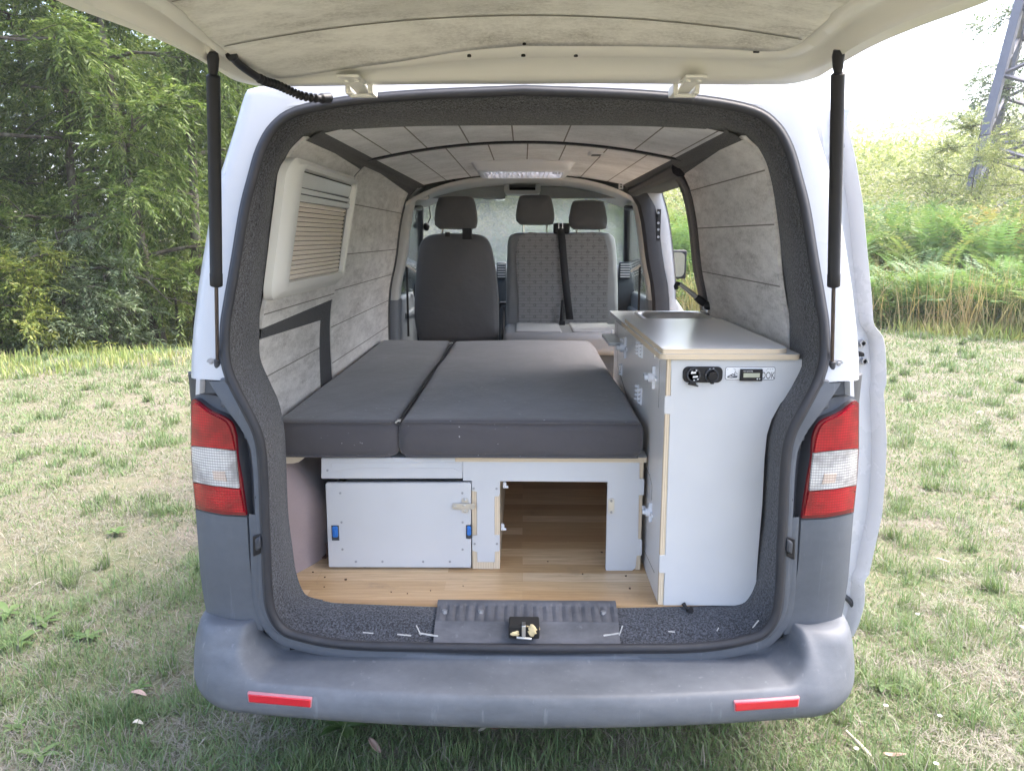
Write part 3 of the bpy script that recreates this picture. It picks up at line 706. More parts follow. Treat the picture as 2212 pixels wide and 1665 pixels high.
oL = half_res(out_h, NH); oR = half_res([mir(p) for p in out_h], NH); iL = half_res(linL, NH); iR = half_res(linR, NH)
O = oL+oR[-2:0:-1]; I = iL+iR[-2:0:-1]
prof = [(0.0, 0.060), (0.0, 0.028), (0.012, 0.006), (0.03, 0.0), (0.20, 0.0), (0.27, -0.006), (0.34, 0.004), (0.42, 0.022), (0.62, 0.024), (0.69, 0.010), (0.76, -0.004), (0.92, 0.0), (1.0, 0.010)]
rings = []
for t, h in prof:
    r = []
    for a, b in zip(O, I):
        q = a.lerp(b, t); damp = 1.0-0.75*smooth(0.0, -0.16, q.y) if False else lerp(0.35, 1.0, smooth(-0.02, -0.2, q.y))
        hh = h if t < 0.05 else h*damp
        r.append(Vector((q.x, q.y, Zt(q.x, q.y)+hh)))
    r.append(r[0]); rings.append(r)
mb = MB(); mb.loft(rings)
cen = Vector((0, -0.6, 0)); zz_ = lambda p, h: Vector((p.x, p.y, Zt(p.x, p.y)+h))
tr = [rings[0][:-1]]+[[zz_(Vector((a.x, a.y, 0)).lerp(cen, f), h) for a in O] for f, h in ((0.02, 0.085), (0.2, 0.10), (0.4, 0.11), (0.6, 0.11), (0.8, 0.11), (0.97, 0.11))]
mb.loft(tr, True)
tailgate = mb.build('tailgate', M['paint_in'], van, ang=75)
# lining panel
NR, n = 30, len(I)
c0 = Vector((0.0, -0.66, 0)); rings = []
for k in range(NR):
    t = k/(NR-1); rings.append([(lambda q: Vector((q.x, q.y, Zt(q.x, q.y)-0.004+(0.014 if k == 0 else 0))))(p.lerp(c0, max(0.0, (k-1)/(NR-2)) if k else 0)) for p in I])
mb = MB(); mb.loft(rings, True); lining = mb.build('tailgate_lining', M['aged_x'], tailgate, ang=0)
def inside_lining(x, y):
    j = False; q = I
    for a, b in zip(q, q[1:]+q[:1]):
        if (a.y > y) != (b.y > y) and x < (b.x-a.x)*(y-a.y)/(b.y-a.y)+a.x: j = not j
    return j
mb = MB()
for yf in (lambda x: -0.245, lambda x: -0.50, lambda x: -0.755):
    xs = [x for x in np.linspace(-0.72, 0.72, 145) if inside_lining(x, yf(x))]
    mb.loft([[Vector((x, yf(x)+d, Zt(x, yf(x)+d)-0.0062)) for x in xs] for d in (-0.0022, 0.0022)])
mb.build('lining_seam', simple('lining_seam_shade', (0.20, 0.19, 0.165), 0.9), lining)
for (a, b, r) in ((1013.5,119,0.0045),(1130.5,118,0.0048),(1244,118.5,0.0045),(1132.5,90,0.0038)):
    p = ontg(a, b, 0.0); off = 0.007 if b == 90 else 0.0045
    mb = MB(); mb.cyl(p+Vector((0, 0, -off)), p+Vector((0, 0, 0.01)), r, 14); mb.build('fixing_hole', M['hole'], tailgate)
p = ontg(1634, 108); mb = MB(); mb.box((p.x-0.006, p.y-0.002, p.z-0.006), (p.x+0.006, p.y+0.003, p.z+0.01))
mb.build('fixing_hole', M['hole'], tailgate)
# hinges
for cx in (751, 1508):
    q = [ontg(a, b) for a, b in ((cx-26, 145), (cx+24, 143), (cx+22, 174), (cx-24, 176))]
    mb = MB(); zc = min(v.z for v in q)-0.007
    x0, x1 = q[0].x, q[1].x; y0, y1 = q[0].y, q[2].y
    mb.box((x0, y0, zc), (x1, y1, zc+0.006)); w = (x1-x0)*0.42; xm = (x0+x1)/2
    e = P(cx, 206, Y=0.11)
    mb.hexa([(xm-w*0.8, y1-0.02, zc-0.001), (xm+w*0.8, y1-0.02, zc-0.001), (xm+w*0.8, 0.13, e.z+0.006), (xm-w*0.8, 0.13, e.z+0.006), (xm-w*0.8, y1-0.02, zc+0.006), (xm+w*0.8, y1-0.02, zc+0.006), (xm+w*0.8, 0.13, e.z+0.014), (xm-w*0.8, 0.13, e.z+0.014)])
    for d in (-1, 1): mb.box((xm+d*w*1.25-0.006, 0.075, e.z-0.002), (xm+d*w*1.25+0.006, 0.14, e.z+0.022))
    mb.box((xm-w*1.25, 0.10, e.z-0.006), (xm+w*1.25, 0.115, e.z+0.002))
    h = mb.build('hinge', M['paint_in'], tailgate, bevel=0.002)
    for d in (-0.25, 0.25): mb = MB(); mb.cyl((xm+d*(x1-x0), lerp(y0, y1, 0.45), zc-0.005), (xm+d*(x1-x0), lerp(y0, y1, 0.45), zc+0.002), 0.0068, 6); mb.build('hinge_bolt', M['paint_in'], h, bevel=0.001)
# gas struts
for s in (-1, 1):
    a = ontg(460, 112, -0.005); b = P(466, 600, Y=0.0); m0 = Vector((b.x, 0.0, b.z)); e = P(470, 800, Y=0.035)
    a, m0, e = [(v if s < 0 else mir(v)) for v in (a, m0, e)]
    a0 = a.copy(); d = (e-a).normalized(); m0 = a+d*((m0-a).dot(d))
    mb = MB(); mb.tube([a, a+d*0.012, a+d*0.035, a+d*0.045], [0.010, 0.0125, 0.0105, 0.008], 14)
    mb.tube([a+d*0.045, a+d*0.048, m0-d*0.03, m0-d*0.029, m0-d*0.0, m0+d*0.002], [0.010, 0.0140, 0.0140, 0.0148, 0.0148, 0.009], 20)
    st = mb.build('gas_strut', M['black'], van, ang=40)
    mb = MB(); mb.tube([m0, e-d*0.03], 0.0047, 12); mb.build('piston_rod', M['steel'] if False else simple('dark_steel_rod', (0.10, 0.085, 0.085), 0.3, metal=0.7), st)
    mb = MB(); mb.tube([e-d*0.032, e-d*0.03, e-d*0.008, e-d*0.004, e+d*0.006], [0.005, 0.0085, 0.0085, 0.011, 0.0085], 14); mb.cyl(e, e+Vector((0, 0.03, 0)), 0.006, 10); mb.build('ball_socket', M['rubber_grey'], st)
    mb = MB(); mb.cyl(a0+Vector((s*0.003, 0, 0.0)), a0+Vector((s*0.03, 0.0, 0.025)), 0.010, 14); mb.build('ball_stud', M['paint_in'], st)
# wiring loom in its ribbed sleeve
w = [ontg(499,118,0.004), ontg(515,138,0.010), ontg(545,160,0.016), P(572,176,Y=-0.045), P(598,184,Y=0.0), P(625,196,Y=0.03), P(650,207,Y=0.05), P(685,213,Y=0.085), P(712,212,Y=0.12)]
w = catmull(w, 14); r = []
for i in range(len(w)):
    t = i/len(w); base = 0.0085 if 0.04 < t < 0.9 else 0.012
    r.append(base+(0.0022*(1 if i % 4 < 2 else -1) if 0.30 < t < 0.86 else 0))
mb = MB(); mb.tube(w, r, 12); mb.build('wiring_sleeve', M['black'], van, ang=0)
# ================================================================== INSIDE LINING
WZ = [0.50, 0.962, 1.22, 1.407, 1.60, 1.736, 1.80, 1.83]; WX = [0.755, 0.765, 0.755, 0.715, 0.685, 0.645, 0.585, 0.56]
def W(z): return interp(z, WZ, WX)
_wz = catmull([Vector((x, 0, z)) for x, z in zip(WX, WZ)], 6); WZs = [p.z for p in _wz]; WXs = [p.x for p in _wz]
def W(z): return interp(z, WZs, WXs)
def Zc(x): return 1.878-0.064*(x/0.57)**2
fwallL = lambda p: -W(p.z)-p.x
fwallR = lambda p: p.x-W(p.z)
fceil = lambda p: p.z-Zc(p.x)
def onwall(px, py, s=-1): return march(px, py, fwallL if s < 0 else fwallR, 1.2, 6.0, 300)
def onceil(px, py): return march(px, py, fceil, 1.2, 6.0, 300)
def wall_panel(name, poly, s, mat, seams=(), gap=0.0, lift=0.004, parent=van):
    """poly: (y, z) corners, counter-clockwise; panel follows the wall curve, with dark seams"""
    ys = [p[0] for p in poly]; zs = [p[1] for p in poly]
    # clip a grid of z rows to the polygon
    zl, zh = min(zs), max(zs); rows = []; N = 26
    for k in range(N+1):
        z = lerp(zl+1e-4, zh-1e-4, k/N); xs = []
        for (a, b) in zip(poly, poly[1:]+poly[:1]):
            if (a[1] > z) != (b[1] > z): xs.append(a[0]+(b[0]-a[0])*(z-a[1])/(b[1]-a[1]))
        if len(xs) >= 2: rows.append((z, min(xs), max(xs)))
    mb = MB(); R = []
    for z, a, b in rows: R.append([Vector((s*(W(z)-lift), lerp(a, b, k/8), z)) for k in range(9)])
    front = R; mb.loft(front)
    rim = front[0]+[r[-1] for r in front[1:]]+front[-1][-2::-1]+[r[0] for r in front[-2:0:-1]]; rim = rim+[rim[0]]
    mb.loft([rim, [p+Vector((s*0.012, 0, 0)) for p in rim]])
    o = mb.build(name, mat, parent, ang=40)
    if seams:
        mb = MB()
        for z in seams:
            xs = []
            for (a, b) in zip(poly, poly[1:]+poly[:1]):
                if (a[1] > z) != (b[1] > z): xs.append(a[0]+(b[0]-a[0])*(z-a[1])/(b[1]-a[1]))
            if len(xs) < 2: continue
            a, b = min(xs), max(xs)
            mb.loft([[Vector((s*(W(z+dz)-lift-0.0007), lerp(a, b, k/10), z+dz)) for k in range(11)] for dz in (-0.002, 0.002)])
        if mb.v: mb.build('panel_seam', M['seamd'], o)
    return o
M['seamd'] = simple('panel_seam_shade', (0.20, 0.19, 0.18), 0.9)
def yz(L, s): return [(p.y, p.z) for p in (onwall(a, b, s) for a, b in L)]
# base felt behind the panels (shows as the black strips)
for s in (-1, 1):
    mb = MB()
    spans = [(0.30, 2.62)] if s < 0 else [(0.30, 1.42)]
    for y0, y1 in spans:
        rows = [[Vector((s*W(z), y, z)) for y in np.linspace(y0, y1, 9)] for z in np.linspace(0.50, 1.828, 34)]
        mb.loft(rows)
    mb.build('felt_backing', M['strip'], van, ang=60)
# left wall panels, each traced in wall coordinates
A = yz([(556,722),(719,612),(735,455),(768,350),(662,290),(600,330)], -1)
def Lp(px, py): p = onwall(px, py, -1); return (p.y, p.z)
yv0, _ = Lp(690, 690); yv1, _ = Lp(715, 700)
zt1 = Lp(862, 425)[1]
ztop = 1.797
zmid_hi, zmid_lo = Lp(640, 683)[1], Lp(640, 702)[1]
y_end = Lp(838, 640)[0]
ysplit = Lp(752, 400)[0]
wall_panel('wall_panel', [(0.285, zmid_hi), (yv1-0.02, zmid_hi+0.004), (ysplit, 1.50), (ysplit+0.01, ztop-0.005), (0.285, ztop)], -1, M['aged'], [Lp(700, 640)[1]])
wall_panel('wall_panel', [(0.285, 0.80), (yv0, 0.80), (yv0, zmid_lo-0.006), (0.285, zmid_lo)], -1, M['aged'], [Lp(640, 777)[1]])
seam = [Lp(780, 445)[1], Lp(790, 545)[1], Lp(790, 608)[1], Lp(760, 685)[1], Lp(760, 755)[1]]
wall_panel('wall_panel', [(yv1+0.02, 0.86), (y_end, 0.86), (y_end, zt1-0.03), (y_end-0.05, ztop-0.01), (ysplit+0.03, ztop), (ysplit+0.02, 1.50)], -1, M['aged'], seam)
# right wall panel behind the kitchen
yR = onwall(1510, 500, 1).y
seamR = [onwall(1620, 378, 1).z, onwall(1620, 488, 1).z, onwall(1620, 606, 1).z]
wall_panel('wall_panel', [(0.285, 1.0), (yR, 1.0), (yR, 1.75), (yR-0.06, 1.790), (0.285, ztop)], 1, M['aged'], seamR)
# ceiling: felt, two panels, rib
def roof_sheet(mb, hw, y0, y1, dz):              # curved sheet with the ventilator opening left out
    cut = [(y0, y1, -hw, hw)] if y1 < 1.72 or y0 > 2.18 else [(y0, 1.72, -hw, hw), (2.18, y1, -hw, hw), (1.72, 2.18, -hw, -0.235), (1.72, 2.18, 0.235, hw)]
    for a, b, xa, xb in cut: mb.loft([[Vector((x, y, Zc(x)+dz)) for x in np.linspace(xa, xb, 25 if xb-xa > 0.6 else 9)] for y in np.linspace(a, b, 5)])
def ceil_panel(y0, y1, seam_x, name='ceiling_panel'):
    mb = MB(); roof_sheet(mb, 0.562, y0, y1, -0.006)
    o = mb.build(name, M['aged_c'], van, ang=0)
    mb = MB()
    for x in seam_x: [mb.loft([[Vector((x+d, y, Zc(x+d)-0.0068)) for y in np.linspace(ya, yb, 7)] for d in (-0.0025, 0.0025)]) for ya, yb in ([(y0, y1)] if y1 < 1.72 or abs(x) > 0.235 else [(y0, 1.72), (2.18, y1)])]
    mb.build('ceiling_seam', M['seamd'], o); return o
mb = MB(); roof_sheet(mb, 0.66, 0.335, 3.26, 0.004); mb.build('roof_felt', M['strip'], van)
yrib = onceil(1130, 302).y
ceil_panel(0.338, yrib-0.018, [onceil(a, b).x for a, b in ((906,300),(1008,296),(1109,300),(1219,300),(1400,296),(1512,300),(800,300))])
c2 = ceil_panel(yrib+0.018, 2.50, [onceil(a, b).x for a, b in ((915,350),(1000,360),(1055,310),(1140,308),(1220,315),(1310,320),(1400,330))])
mb = MB(); xs = np.linspace(-0.575, 0.575, 31)
mb.loft([[Vector((x, yrib+d, Zc(x)-h)) for x in xs] for d, h in ((-0.020, 0.002), (-0.016, 0.013), (0.016, 0.013), (0.020, 0.002))]); mb.build('ceiling_rib', M['strip'], van)
mb = MB()
for (a, b) in ((955,323),(756,365),(1108,380+0),(1000,-1)):
    pass
for (a, b) in ((753,323),(981,389-0),(870,424)): pass
for (a, b) in ((708,297),(756,323),(980,388),(1108,380),(1252,380),(1380,388),(1563,297),(1507,325)):
    mb = MB(); p = onceil(a, b); mb.cyl((p.x, p.y, p.z-0.0085), (p.x, p.y, p.z), 0.008, 12); mb.build('fixing_button', M['black'], c2)
# ceiling edge rolls (black strips along both roof rails)
for s in (-1, 1):
    mb = MB(); mb.loft([[Vector((s*a, y, z)) for a, z in ((W(1.787)+0.002, 1.787), (W(1.787)-0.010, 1.789), (W(1.80)-0.013, 1.80), (0.570, 1.803), (0.556, Zc(0.556)-0.011), (0.549, Zc(0.549)-0.004))] for y in np.linspace(0.30, 2.62, 12)]); mb.build('roof_rail_strip', M['strip'], van, ang=0)
# ceiling ventilator
a, b = onceil(1022, 348), onceil(1240, 346); yv = 1.16
f0, f1 = P(1018, 349, Y=yv), P(1243, 347, Y=yv); zc = 1.872
mb = MB(); x0, x1 = f0.x*1.20, f1.x*1.20; y0, y1 = 1.70, 2.20
mb.loft([rr_ for rr_ in [[Vector((q.x, q.z, z)) for q in rrect(x0+i, y0+i, x1-i, y1-i, 0.035, 0)] for i, z in ((0.0, 1.878), (0.0, 1.862), (0.012, 1.852), (0.022, 1.828), (0.032, 1.822), (0.052, 1.821), (0.058, 1.840))]], True)
vent = mb.build('roof_ventilator', M['grey_plastic'], van, ang=30)
mb = MB(); mb.box((x0+0.055, y0+0.055, 1.845), (x1-0.055, y1-0.055, 1.849)); mb.build('vent_screen', M['skylight'], vent)
mb = MB(); mb.loft([[Vector((q.x, q.z, z)) for q in rrect(-0.27+i, 1.69+i, 0.27-i, 2.21-i, 0.05, 0)] for i, z in ((0, 1.90), (0, 1.95), (0.02, 1.975), (0.06, 1.985), (0.24, 1.988))], True); mb.build('skylight_dome', M['skylight'], vent)
mb = MB(); mb.loft([[Vector((q.x, q.z, z)) for q in rrect(-0.24, 1.722, 0.24, 2.178, 0.02, 0)] for z in (1.868, 1.94)], True); mb.build('vent_shaft', M['grey_plastic'], vent)
mb = MB(); n = 15
for k in range(n):
    x = lerp(x0+0.065, x1-0.115, k/(n-1)); mb.hexa([(x-0.006, y0+0.058, 1.822), (x-0.003, y0+0.058, 1.822), (x-0.003, y1-0.058, 1.822), (x-0.006, y1-0.058, 1.822), (x+0.001, y0+0.058, 1.842), (x+0.005, y0+0.058, 1.842), (x+0.005, y1-0.058, 1.842), (x+0.001, y1-0.058, 1.842)])
mb.box((x0+0.055, y0+0.20, 1.823), (x1-0.055, y0+0.212, 1.84)); mb.build('vent_louvre', M['grey_plastic'], vent)
mb = MB()
for k in range(3): x = x1-0.10+k*0.014; mb.box((x, y0+0.07, 1.822), (x+0.006, y0+0.19, 1.838))
mb.build('vent_knob', M['steel'], vent)
# small ceiling lamp
p = onceil(1290, 370); p = onceil(1458-0, 372) if False else onceil(1291, 329)
q0, q1 = onceil(1273, 323), onceil(1311, 336)
mb = MB(); yA, yB = q0.y, q0.y+0.10; xA, xB = q0.x, q0.x+0.062
mb.loft([[Vector((q.x, q.z, Zc(xA)-d)) for q in rrect(xA+i, yA+i, xB-i, yB-i, 0.012, 0)] for i, d in ((0, 0.0), (0, 0.012), (0.006, 0.018), (0.012, 0.018))], True)
cl_ = mb.build('ceiling_lamp', M['grey_plastic'], van)
mb = MB(); mb.box((xA+0.010, yA+0.010, Zc(xA)-0.0165), (xB-0.010, yB-0.010, Zc(xA)-0.012)); mb.build('lamp_lens', M['rubber_grey'], cl_)
# ------------------------------------------------------------------ left window with pleated blind
B = [Lp(*q) for q in ((617,330),(564,652),(719,614),(757,388))]
yb0, yb1 = 0.5*(B[0][0]+B[1][0]), 0.5*(B[2][0]+B[3][0]); zb0, zb1 = 0.5*(B[1][1]+B[2][1]), 0.5*(B[0][1]+B[3][1])
O1 = [Lp(*q) for q in ((646,350),(607,632),(706,595),(748,392))]
yo0, yo1 = 0.5*(O1[0][0]+O1[1][0])-0.035, yb1-0.018; zo0, zo1 = zb0+0.050, zb1-0.028
def wr(d, y0, z0, y1, z1, r): return [Vector((-(W(q.z)-d), q.x, q.z)) for q in rrect(y0, z0, y1, z1, r, 0, 8)]
mb = MB()
mb.loft([wr(0.0, yb0, zb0, yb1, zb1, 0.05), wr(0.022, yb0+0.002, zb0+0.002, yb1-0.002, zb1-0.002, 0.05), wr(0.034, yb0+0.018, zb0+0.018, yb1-0.010, zb1-0.018, 0.045), wr(0.038, yo0-0.022, zo0-0.022, yo1+0.012, zo1+0.014, 0.02), wr(0.034, yo0-0.004, zo0-0.004, yo1+0.003, zo1+0.003, 0.012), wr(0.016, yo0, zo0, yo1, zo1, 0.010)], True)
win = mb.build('side_window', M['white_plastic'], van, ang=35)
mb = MB(); n = 16; rows = []; zz0, zz1 = zo0, zo1-0.085
for k in range(2*n+1):
    z = lerp(zz0, zz1, k/(2*n)); d = 0.016+(0.008 if k % 2 else 0.0); rows.append([Vector((-(W(z)-d), y, z)) for y in np.linspace(yo0+0.003, yo1-0.018, 4)])
mb.loft(rows); mb.build('pleated_blind', M['blind'], win, ang=20)
mb = MB(); rows = [[Vector((-(W(z)-0.017), y, z)) for y in (yo0, yo1)] for z in np.linspace(zo0, zo1, 10)]; mb.loft(rows); mb.build('window_pane', M['hole'], win)
mb = MB()
for z0, z1, d in ((zo1-0.085, zo1-0.066, 0.030), (zo1-0.063, zo1-0.048, 0.027), (zo1-0.045, zo1-0.004, 0.022)):
    mb.hexa([Vector((-(W(z0)-0.010), yo0+0.002, z0)), Vector((-(W(z0)-0.010), yo1-0.002, z0)), Vector((-(W(z0)-d), yo1-0.002, z0)), Vector((-(W(z0)-d), yo0+0.002, z0)), Vector((-(W(z1)-0.010), yo0+0.002, z1)), Vector((-(W(z1)-0.010), yo1-0.002, z1)), Vector((-(W(z1)-d), yo1-0.002, z1)), Vector((-(W(z1)-d), yo0+0.002, z1))])
mb.build('blind_cassette', simple('glossy_grey_rail', (0.68, 0.70, 0.70), 0.12, var=0.05), win, bevel=0.003)
# window seen from outside
mb = MB(); mb.prism([Vector((-(HW(1.45)+0.006), y, z)) for y, z in ((yb0+0.03, 1.24), (yb1-0.03, 1.24), (yb1-0.03, 1.62), (yb0+0.03, 1.62))], (0.02, 0, 0)); mb.build('outer_pane', M['black'], win, bevel=0.01)
# ------------------------------------------------------------------ floor and wheel-arch felt
fz = 0.516
mb = MB(); edge = [p for p in carp_loop if p.z < 0.60]
fl = [Vector((-0.735, 2.6, fz)), Vector((0.735, 2.6, fz))]
bot = [P(b[0], b[1], Z=fz) for a, b in pair_px[19:]]; bot[-1].x = 0
bot = [Vector((p.x, p.y+0.005, fz)) for p in bot]
poly = [Vector((-0.735, 2.6, fz)), Vector((-0.735, 0.40, fz)), Vector((bot[0].x-0.04, 0.26, fz))]+catmull(bot, 3)
poly = poly+[mir(p) for p in poly[-2::-1]]
mb.prism(poly, (0, 0, -0.014)); mb.build('load_floor', M['floor'], van, smooth_=False)
mb = MB(); rows = []
for k in range(13):
    z = lerp(0.51, 0.90, k/12); rows.append([Vector((-0.775+0.125*smooth(0.14, 0.46, y)*smooth(1.02, 0.7, z)+0.02*math.sin(9*y+7*z)*smooth(0.3, 0.5, y)+0.008*math.sin(21*z+13*y), y, z)) for y in np.linspace(0.16, 1.0, 26)])
mb.loft(rows); mb.build('wheel_arch_felt', M['pink'], van, ang=0)
# ================================================================== KITCHEN CABINET
YK = 0.13
def zxk(L, y): return [P(a, b, Y=y) for a, b in L]
kit = empty('kitchen_cabinet', (0.45, 0.7, 0.516), label='tall white plywood kitchen cabinet with sink and tap, right of the mattresses', cat='cabinet')
front_px = [(1450,777),(1733,776),(1732,801),(1719,832),(1701,856),(1687,871),(1667,907),(1657,940),(1652,991),(1647,1092),(1637,1209),(1634,1259),(1627,1286),(1617,1300),(1603,1308),(1433,1307),(1436,1238),(1424,1237),(1424.5,1200),(1437,1199),(1447,895),(1435,894),(1436,856),(1449,855)]
mb = MB(); mb.prism(zxk(front_px, YK), (0, 0.015, 0)); kf = mb.build('front_panel', [M['lam']], kit, bevel=0.0015, smooth_=False)
xk = P(1437, 800, Y=YK).x; xkb = P(1424, 1300, Y=YK).x
xk = (xk+xkb)/2
zs1 = P(1500, 765.5, Y=0.118).z; zs0 = P(1500, 777, Y=0.118).z; zl1 = P(1500, 754, Y=0.122).z
ykb = P(1321, 672, Z=zs1).y
mb = MB(); mb.box((xk+0.0008, YK+0.0155, 0.5175), (xk+0.015, ykb, zs0-0.001)); ksd = mb.build('side_panel', M['lam_grey'], kit, bevel=0.001, smooth_=False)
mb = MB(); mb.box((xk+0.0012, YK+0.003, 0.5175), (xk+0.015, YK+0.0153, zs0-0.001)); mb.build('ply_edge', M['plyx'], ksd, smooth_=False)
mb = MB(); mb.box((xk+0.016, ykb-0.016, 0.5175), (0.70, ykb, zs0-0.001)); mb.build('end_panel', M['lam_grey'], kit, smooth_=False)
# door joints and finger slots on the cabinet side
def side_pt(px, py): return P(px, py, X=xk)
mb = MB()
def sline(a, b, w=0.0015):
    p, q = side_pt(*a), side_pt(*b); d = (q-p).normalized(); n = Vector((0, -d.z, d.y))*w
    mb.prism([Vector((xk+0.0002, v.y, v.z)) for v in (p+n, q+n, q-n, p-n)], (0.002, 0, 0))
for pts in ([(1330,693),(1346,706)], [(1425,778),(1422,880)], [(1395,1010),(1403,1026),(1408,1050),(1407,1080)], [(1392,1190),(1413,1236)], [(1334,700),(1334,790),(1396,1000)]):
    for a, b in zip(pts, pts[1:]): sline(a, b, 0.0012)
mb.build('door_joint', M['seamd'], ksd, smooth_=False)
# worktop: slab with the sink cut out, lid in front
xl = P(1425.5, 766, Y=0.118).x; xr = P(1732, 766, Y=0.118).x; yl = P(1346, 688, Z=zl1).y
def slab(name, poly, z0, z1, parent, m_top=M['lam_top']):
    mb = MB(); n = len(poly); lo = [Vector((a, b, z0)) for a, b in poly]; hi = [Vector((a, b, z1)) for a, b in poly]
    mb.cur = 0; mb.add(hi, [tuple(range(n))]); mb.add(lo, [tuple(range(n))[::-1]]); mb.cur = 1
    for i in range(n): j = (i+1) % n; mb.add([lo[i], lo[j], hi[j], hi[i]], [(0, 1, 2, 3)])
    return mb.build(name, [m_top, M['plyz']], parent, smooth_=False)
def rc(poly, k, r, n=5):                        # round corner k of an xy polygon
    p = Vector(poly[k]); a = (Vector(poly[k-1])-p).normalized()*r; b = (Vector(poly[(k+1) % len(poly)])-p).normalized()*r
    arc = [tuple((p+a)*(1-t)**2+p*2*t*(1-t)+(p+b)*t*t) for t in [i/n for i in range(n+1)]]
    return poly[:k]+arc+poly[k+1:]
sx0, sx1, sy0, sy1 = P(1371, 676, Z=zs1).x+0.0, P(1512, 676, Z=zs1).x, yl+0.03, ykb-0.05
wp = [(xl, 0.118), (xr, 0.118), (xr, sy0), (xl, sy0)]
wp = rc(wp, 1, 0.02); wp = rc(wp, 0, 0.025)
work = slab('worktop', wp, zs0, zs1, kit)
wb = MB()
for x0, y0, x1, y1 in ((xl, sy0, sx0, ykb+0.01), (sx1, sy0, xr, ykb+0.01), (sx0, sy1, sx1, ykb+0.01)): wb.box((x0, y0, zs0), (x1, y1, zs1))
wb.build('worktop_rear', M['lam_top'], work, smooth_=False)
lx0, lx1 = P(1431.5, 755, Y=0.122).x, P(1711, 755, Y=0.122).x
lp = rc([(lx0, 0.123), (lx1, 0.123), (lx1+0.012, yl), (lx0, yl)], 1, 0.055, 8); lp = rc(lp, 0, 0.006)
lid = slab('worktop_lid', lp, zs1+0.0005, zl1, kit)
for (a, b) in ((1355,703),(1419,754)):
    mb = MB(); p = P(a, b, X=lx0); mb.box((lx0-0.004, p.y-0.008, zl1-0.024), (lx0+0.001, p.y+0.008, zl1-0.010)); mb.cyl((lx0-0.004, p.y-0.009, zl1-0.012), (lx0-0.004, p.y+0.009, zl1-0.012), 0.003, 10); mb.box((lx0-0.003, p.y-0.007, zl1-0.034), (xl-0.001, p.y+0.007, zl1-0.026)); mb.build('lid_hinge', M['steel'], lid)
mb = MB()
sr = [(-0.006, 0.002), (-0.002, 0.005), (0.008, 0.004), (0.014, -0.004), (0.020, -0.04), (0.045, -0.11)]
mb.loft([[Vector((q.x, q.z, zs1+dz)) for q in rrect(sx0+i, sy0+i, sx1-i, sy1-i, 0.07-i*0.5, 0, 8)] for i, dz in sr], True, False)
q = [Vector((v.x, v.z, zs1-0.11)) for v in rrect(sx0+0.045, sy0+0.045, sx1-0.045, sy1-0.045, 0.045, 0, 8)]; mb.add(q, [tuple(range(len(q)))])
sink = mb.build('sink', M['steel'], kit, ang=40)
mb = MB(); c = Vector(((sx0+sx1)/2, (sy0+sy1)/2, zs1-0.108)); mb.cyl(c, c+Vector((0, 0, 0.004)), 0.022, 20); mb.build('plug_hole', M['chrome'], sink)
# tap
fb_ = P(1528, 674, Z=zs1+0.004); fb_.y = min(fb_.y, ykb-0.03)
fb_ = P(1528, 668, Y=fb_.y); fb_.z = zs1
fc = fb_+Vector((0, 0, 0.028)); tip = P(1466, 612, Y=fb_.y-0.0)
mb = MB(); mb.cyl(fb_, fb_+Vector((0, 0, 0.012)), 0.027, 22); mb.cyl(fb_+Vector((0, 0, 0.012)), fc, 0.019, 18, 0.021); mb.ball(fc, 0.021, 16, 10); lv = P(1541, 650, Y=fb_.y); mb.tube([fc, fc.lerp(lv, 0.5), lv], [0.007, 0.006, 0.009], 10)
tap = mb.build('tap', M['chrome'], kit, ang=60)
mb = MB(); mb.ball(fc+Vector((0.0, -0.012, 0.002)), 0.0185, 16, 10); mb.build('tap_knob', M['black'], tap, ang=60)
d = (tip-fc).normalized(); mb = MB(); mb.tube([fc+d*0.015, fc+d*0.04, fc+d*0.06], [0.015, 0.016, 0.013], 14); mb.tube([tip+Vector((0.004, 0, -0.004)), tip+Vector((-0.006, 0, 0.001)), tip+Vector((-0.011, 0, -0.012)), tip+Vector((-0.008, 0, -0.024))], [0.009, 0.010, 0.009, 0.008], 10); mb.build('tap_collar', M['black'], tap, ang=60)
mb = MB(); mb.tube([fc+d*0.05, fc.lerp(tip, 0.5)+Vector((0, 0, 0.002)), tip], [0.009, 0.010, 0.008], 12); mb.build('spout', M['steel'], tap, ang=60)
# black felt corner behind the tap
mb = MB(); q = [P(a, b, Y=ykb-0.005) for a, b in ((1535,640),(1550,636),(1562,668),(1533,668))]; mb.prism(q, (0, 0.02, 0)); q = [P(a, b, Z=zs1+0.001) for a, b in ((1556,668),(1566,668),(1700,723),(1690,724))]; mb.prism(q, (0, 0, 0.012)); mb.build('felt_corner', M['strip'], van, smooth_=False)
# pull-out board and catches on the side
mb = MB(); p = P(1315, 722, X=xk-0.02); mb.box((xk-0.055, ykb-0.30, p.z-0.004), (xk+0.001, ykb-0.03, p.z+0.010)); mb.build('pull_out_board', M['lam'], kit, bevel=0.002)
def catch(px, py, sc=1.0):
    p = side_pt(px, py); mb = MB(); k = 0.013*sc
    mb.cyl((xk-0.016*sc, p.y, p.z), (xk+0.001, p.y, p.z), k*0.8, 14); mb.cyl((xk-0.024*sc, p.y, p.z), (xk-0.014*sc, p.y, p.z), k*0.45, 12)
    mb.box((xk-0.006, p.y-k*2.4, p.z-k*0.35), (xk+0.001, p.y+k*2.4, p.z+k*0.35)); mb.box((xk-0.008, p.y-k*0.5, p.z-k*2.0), (xk+0.001, p.y+k*0.5, p.z+k*2.0))
    mb.box((xk-0.020*sc, p.y+k*0.5, p.z-k*0.3), (xk-0.010*sc, p.y+k*3.2, p.z+k*0.3))
    return mb.build('door_catch', M['clearplastic'], kit, bevel=0.0015)
for a in ((1324,728,1.2), (1352,751,1.5), (1414,815,1.25), (1407,1106,1.1)): catch(*a)
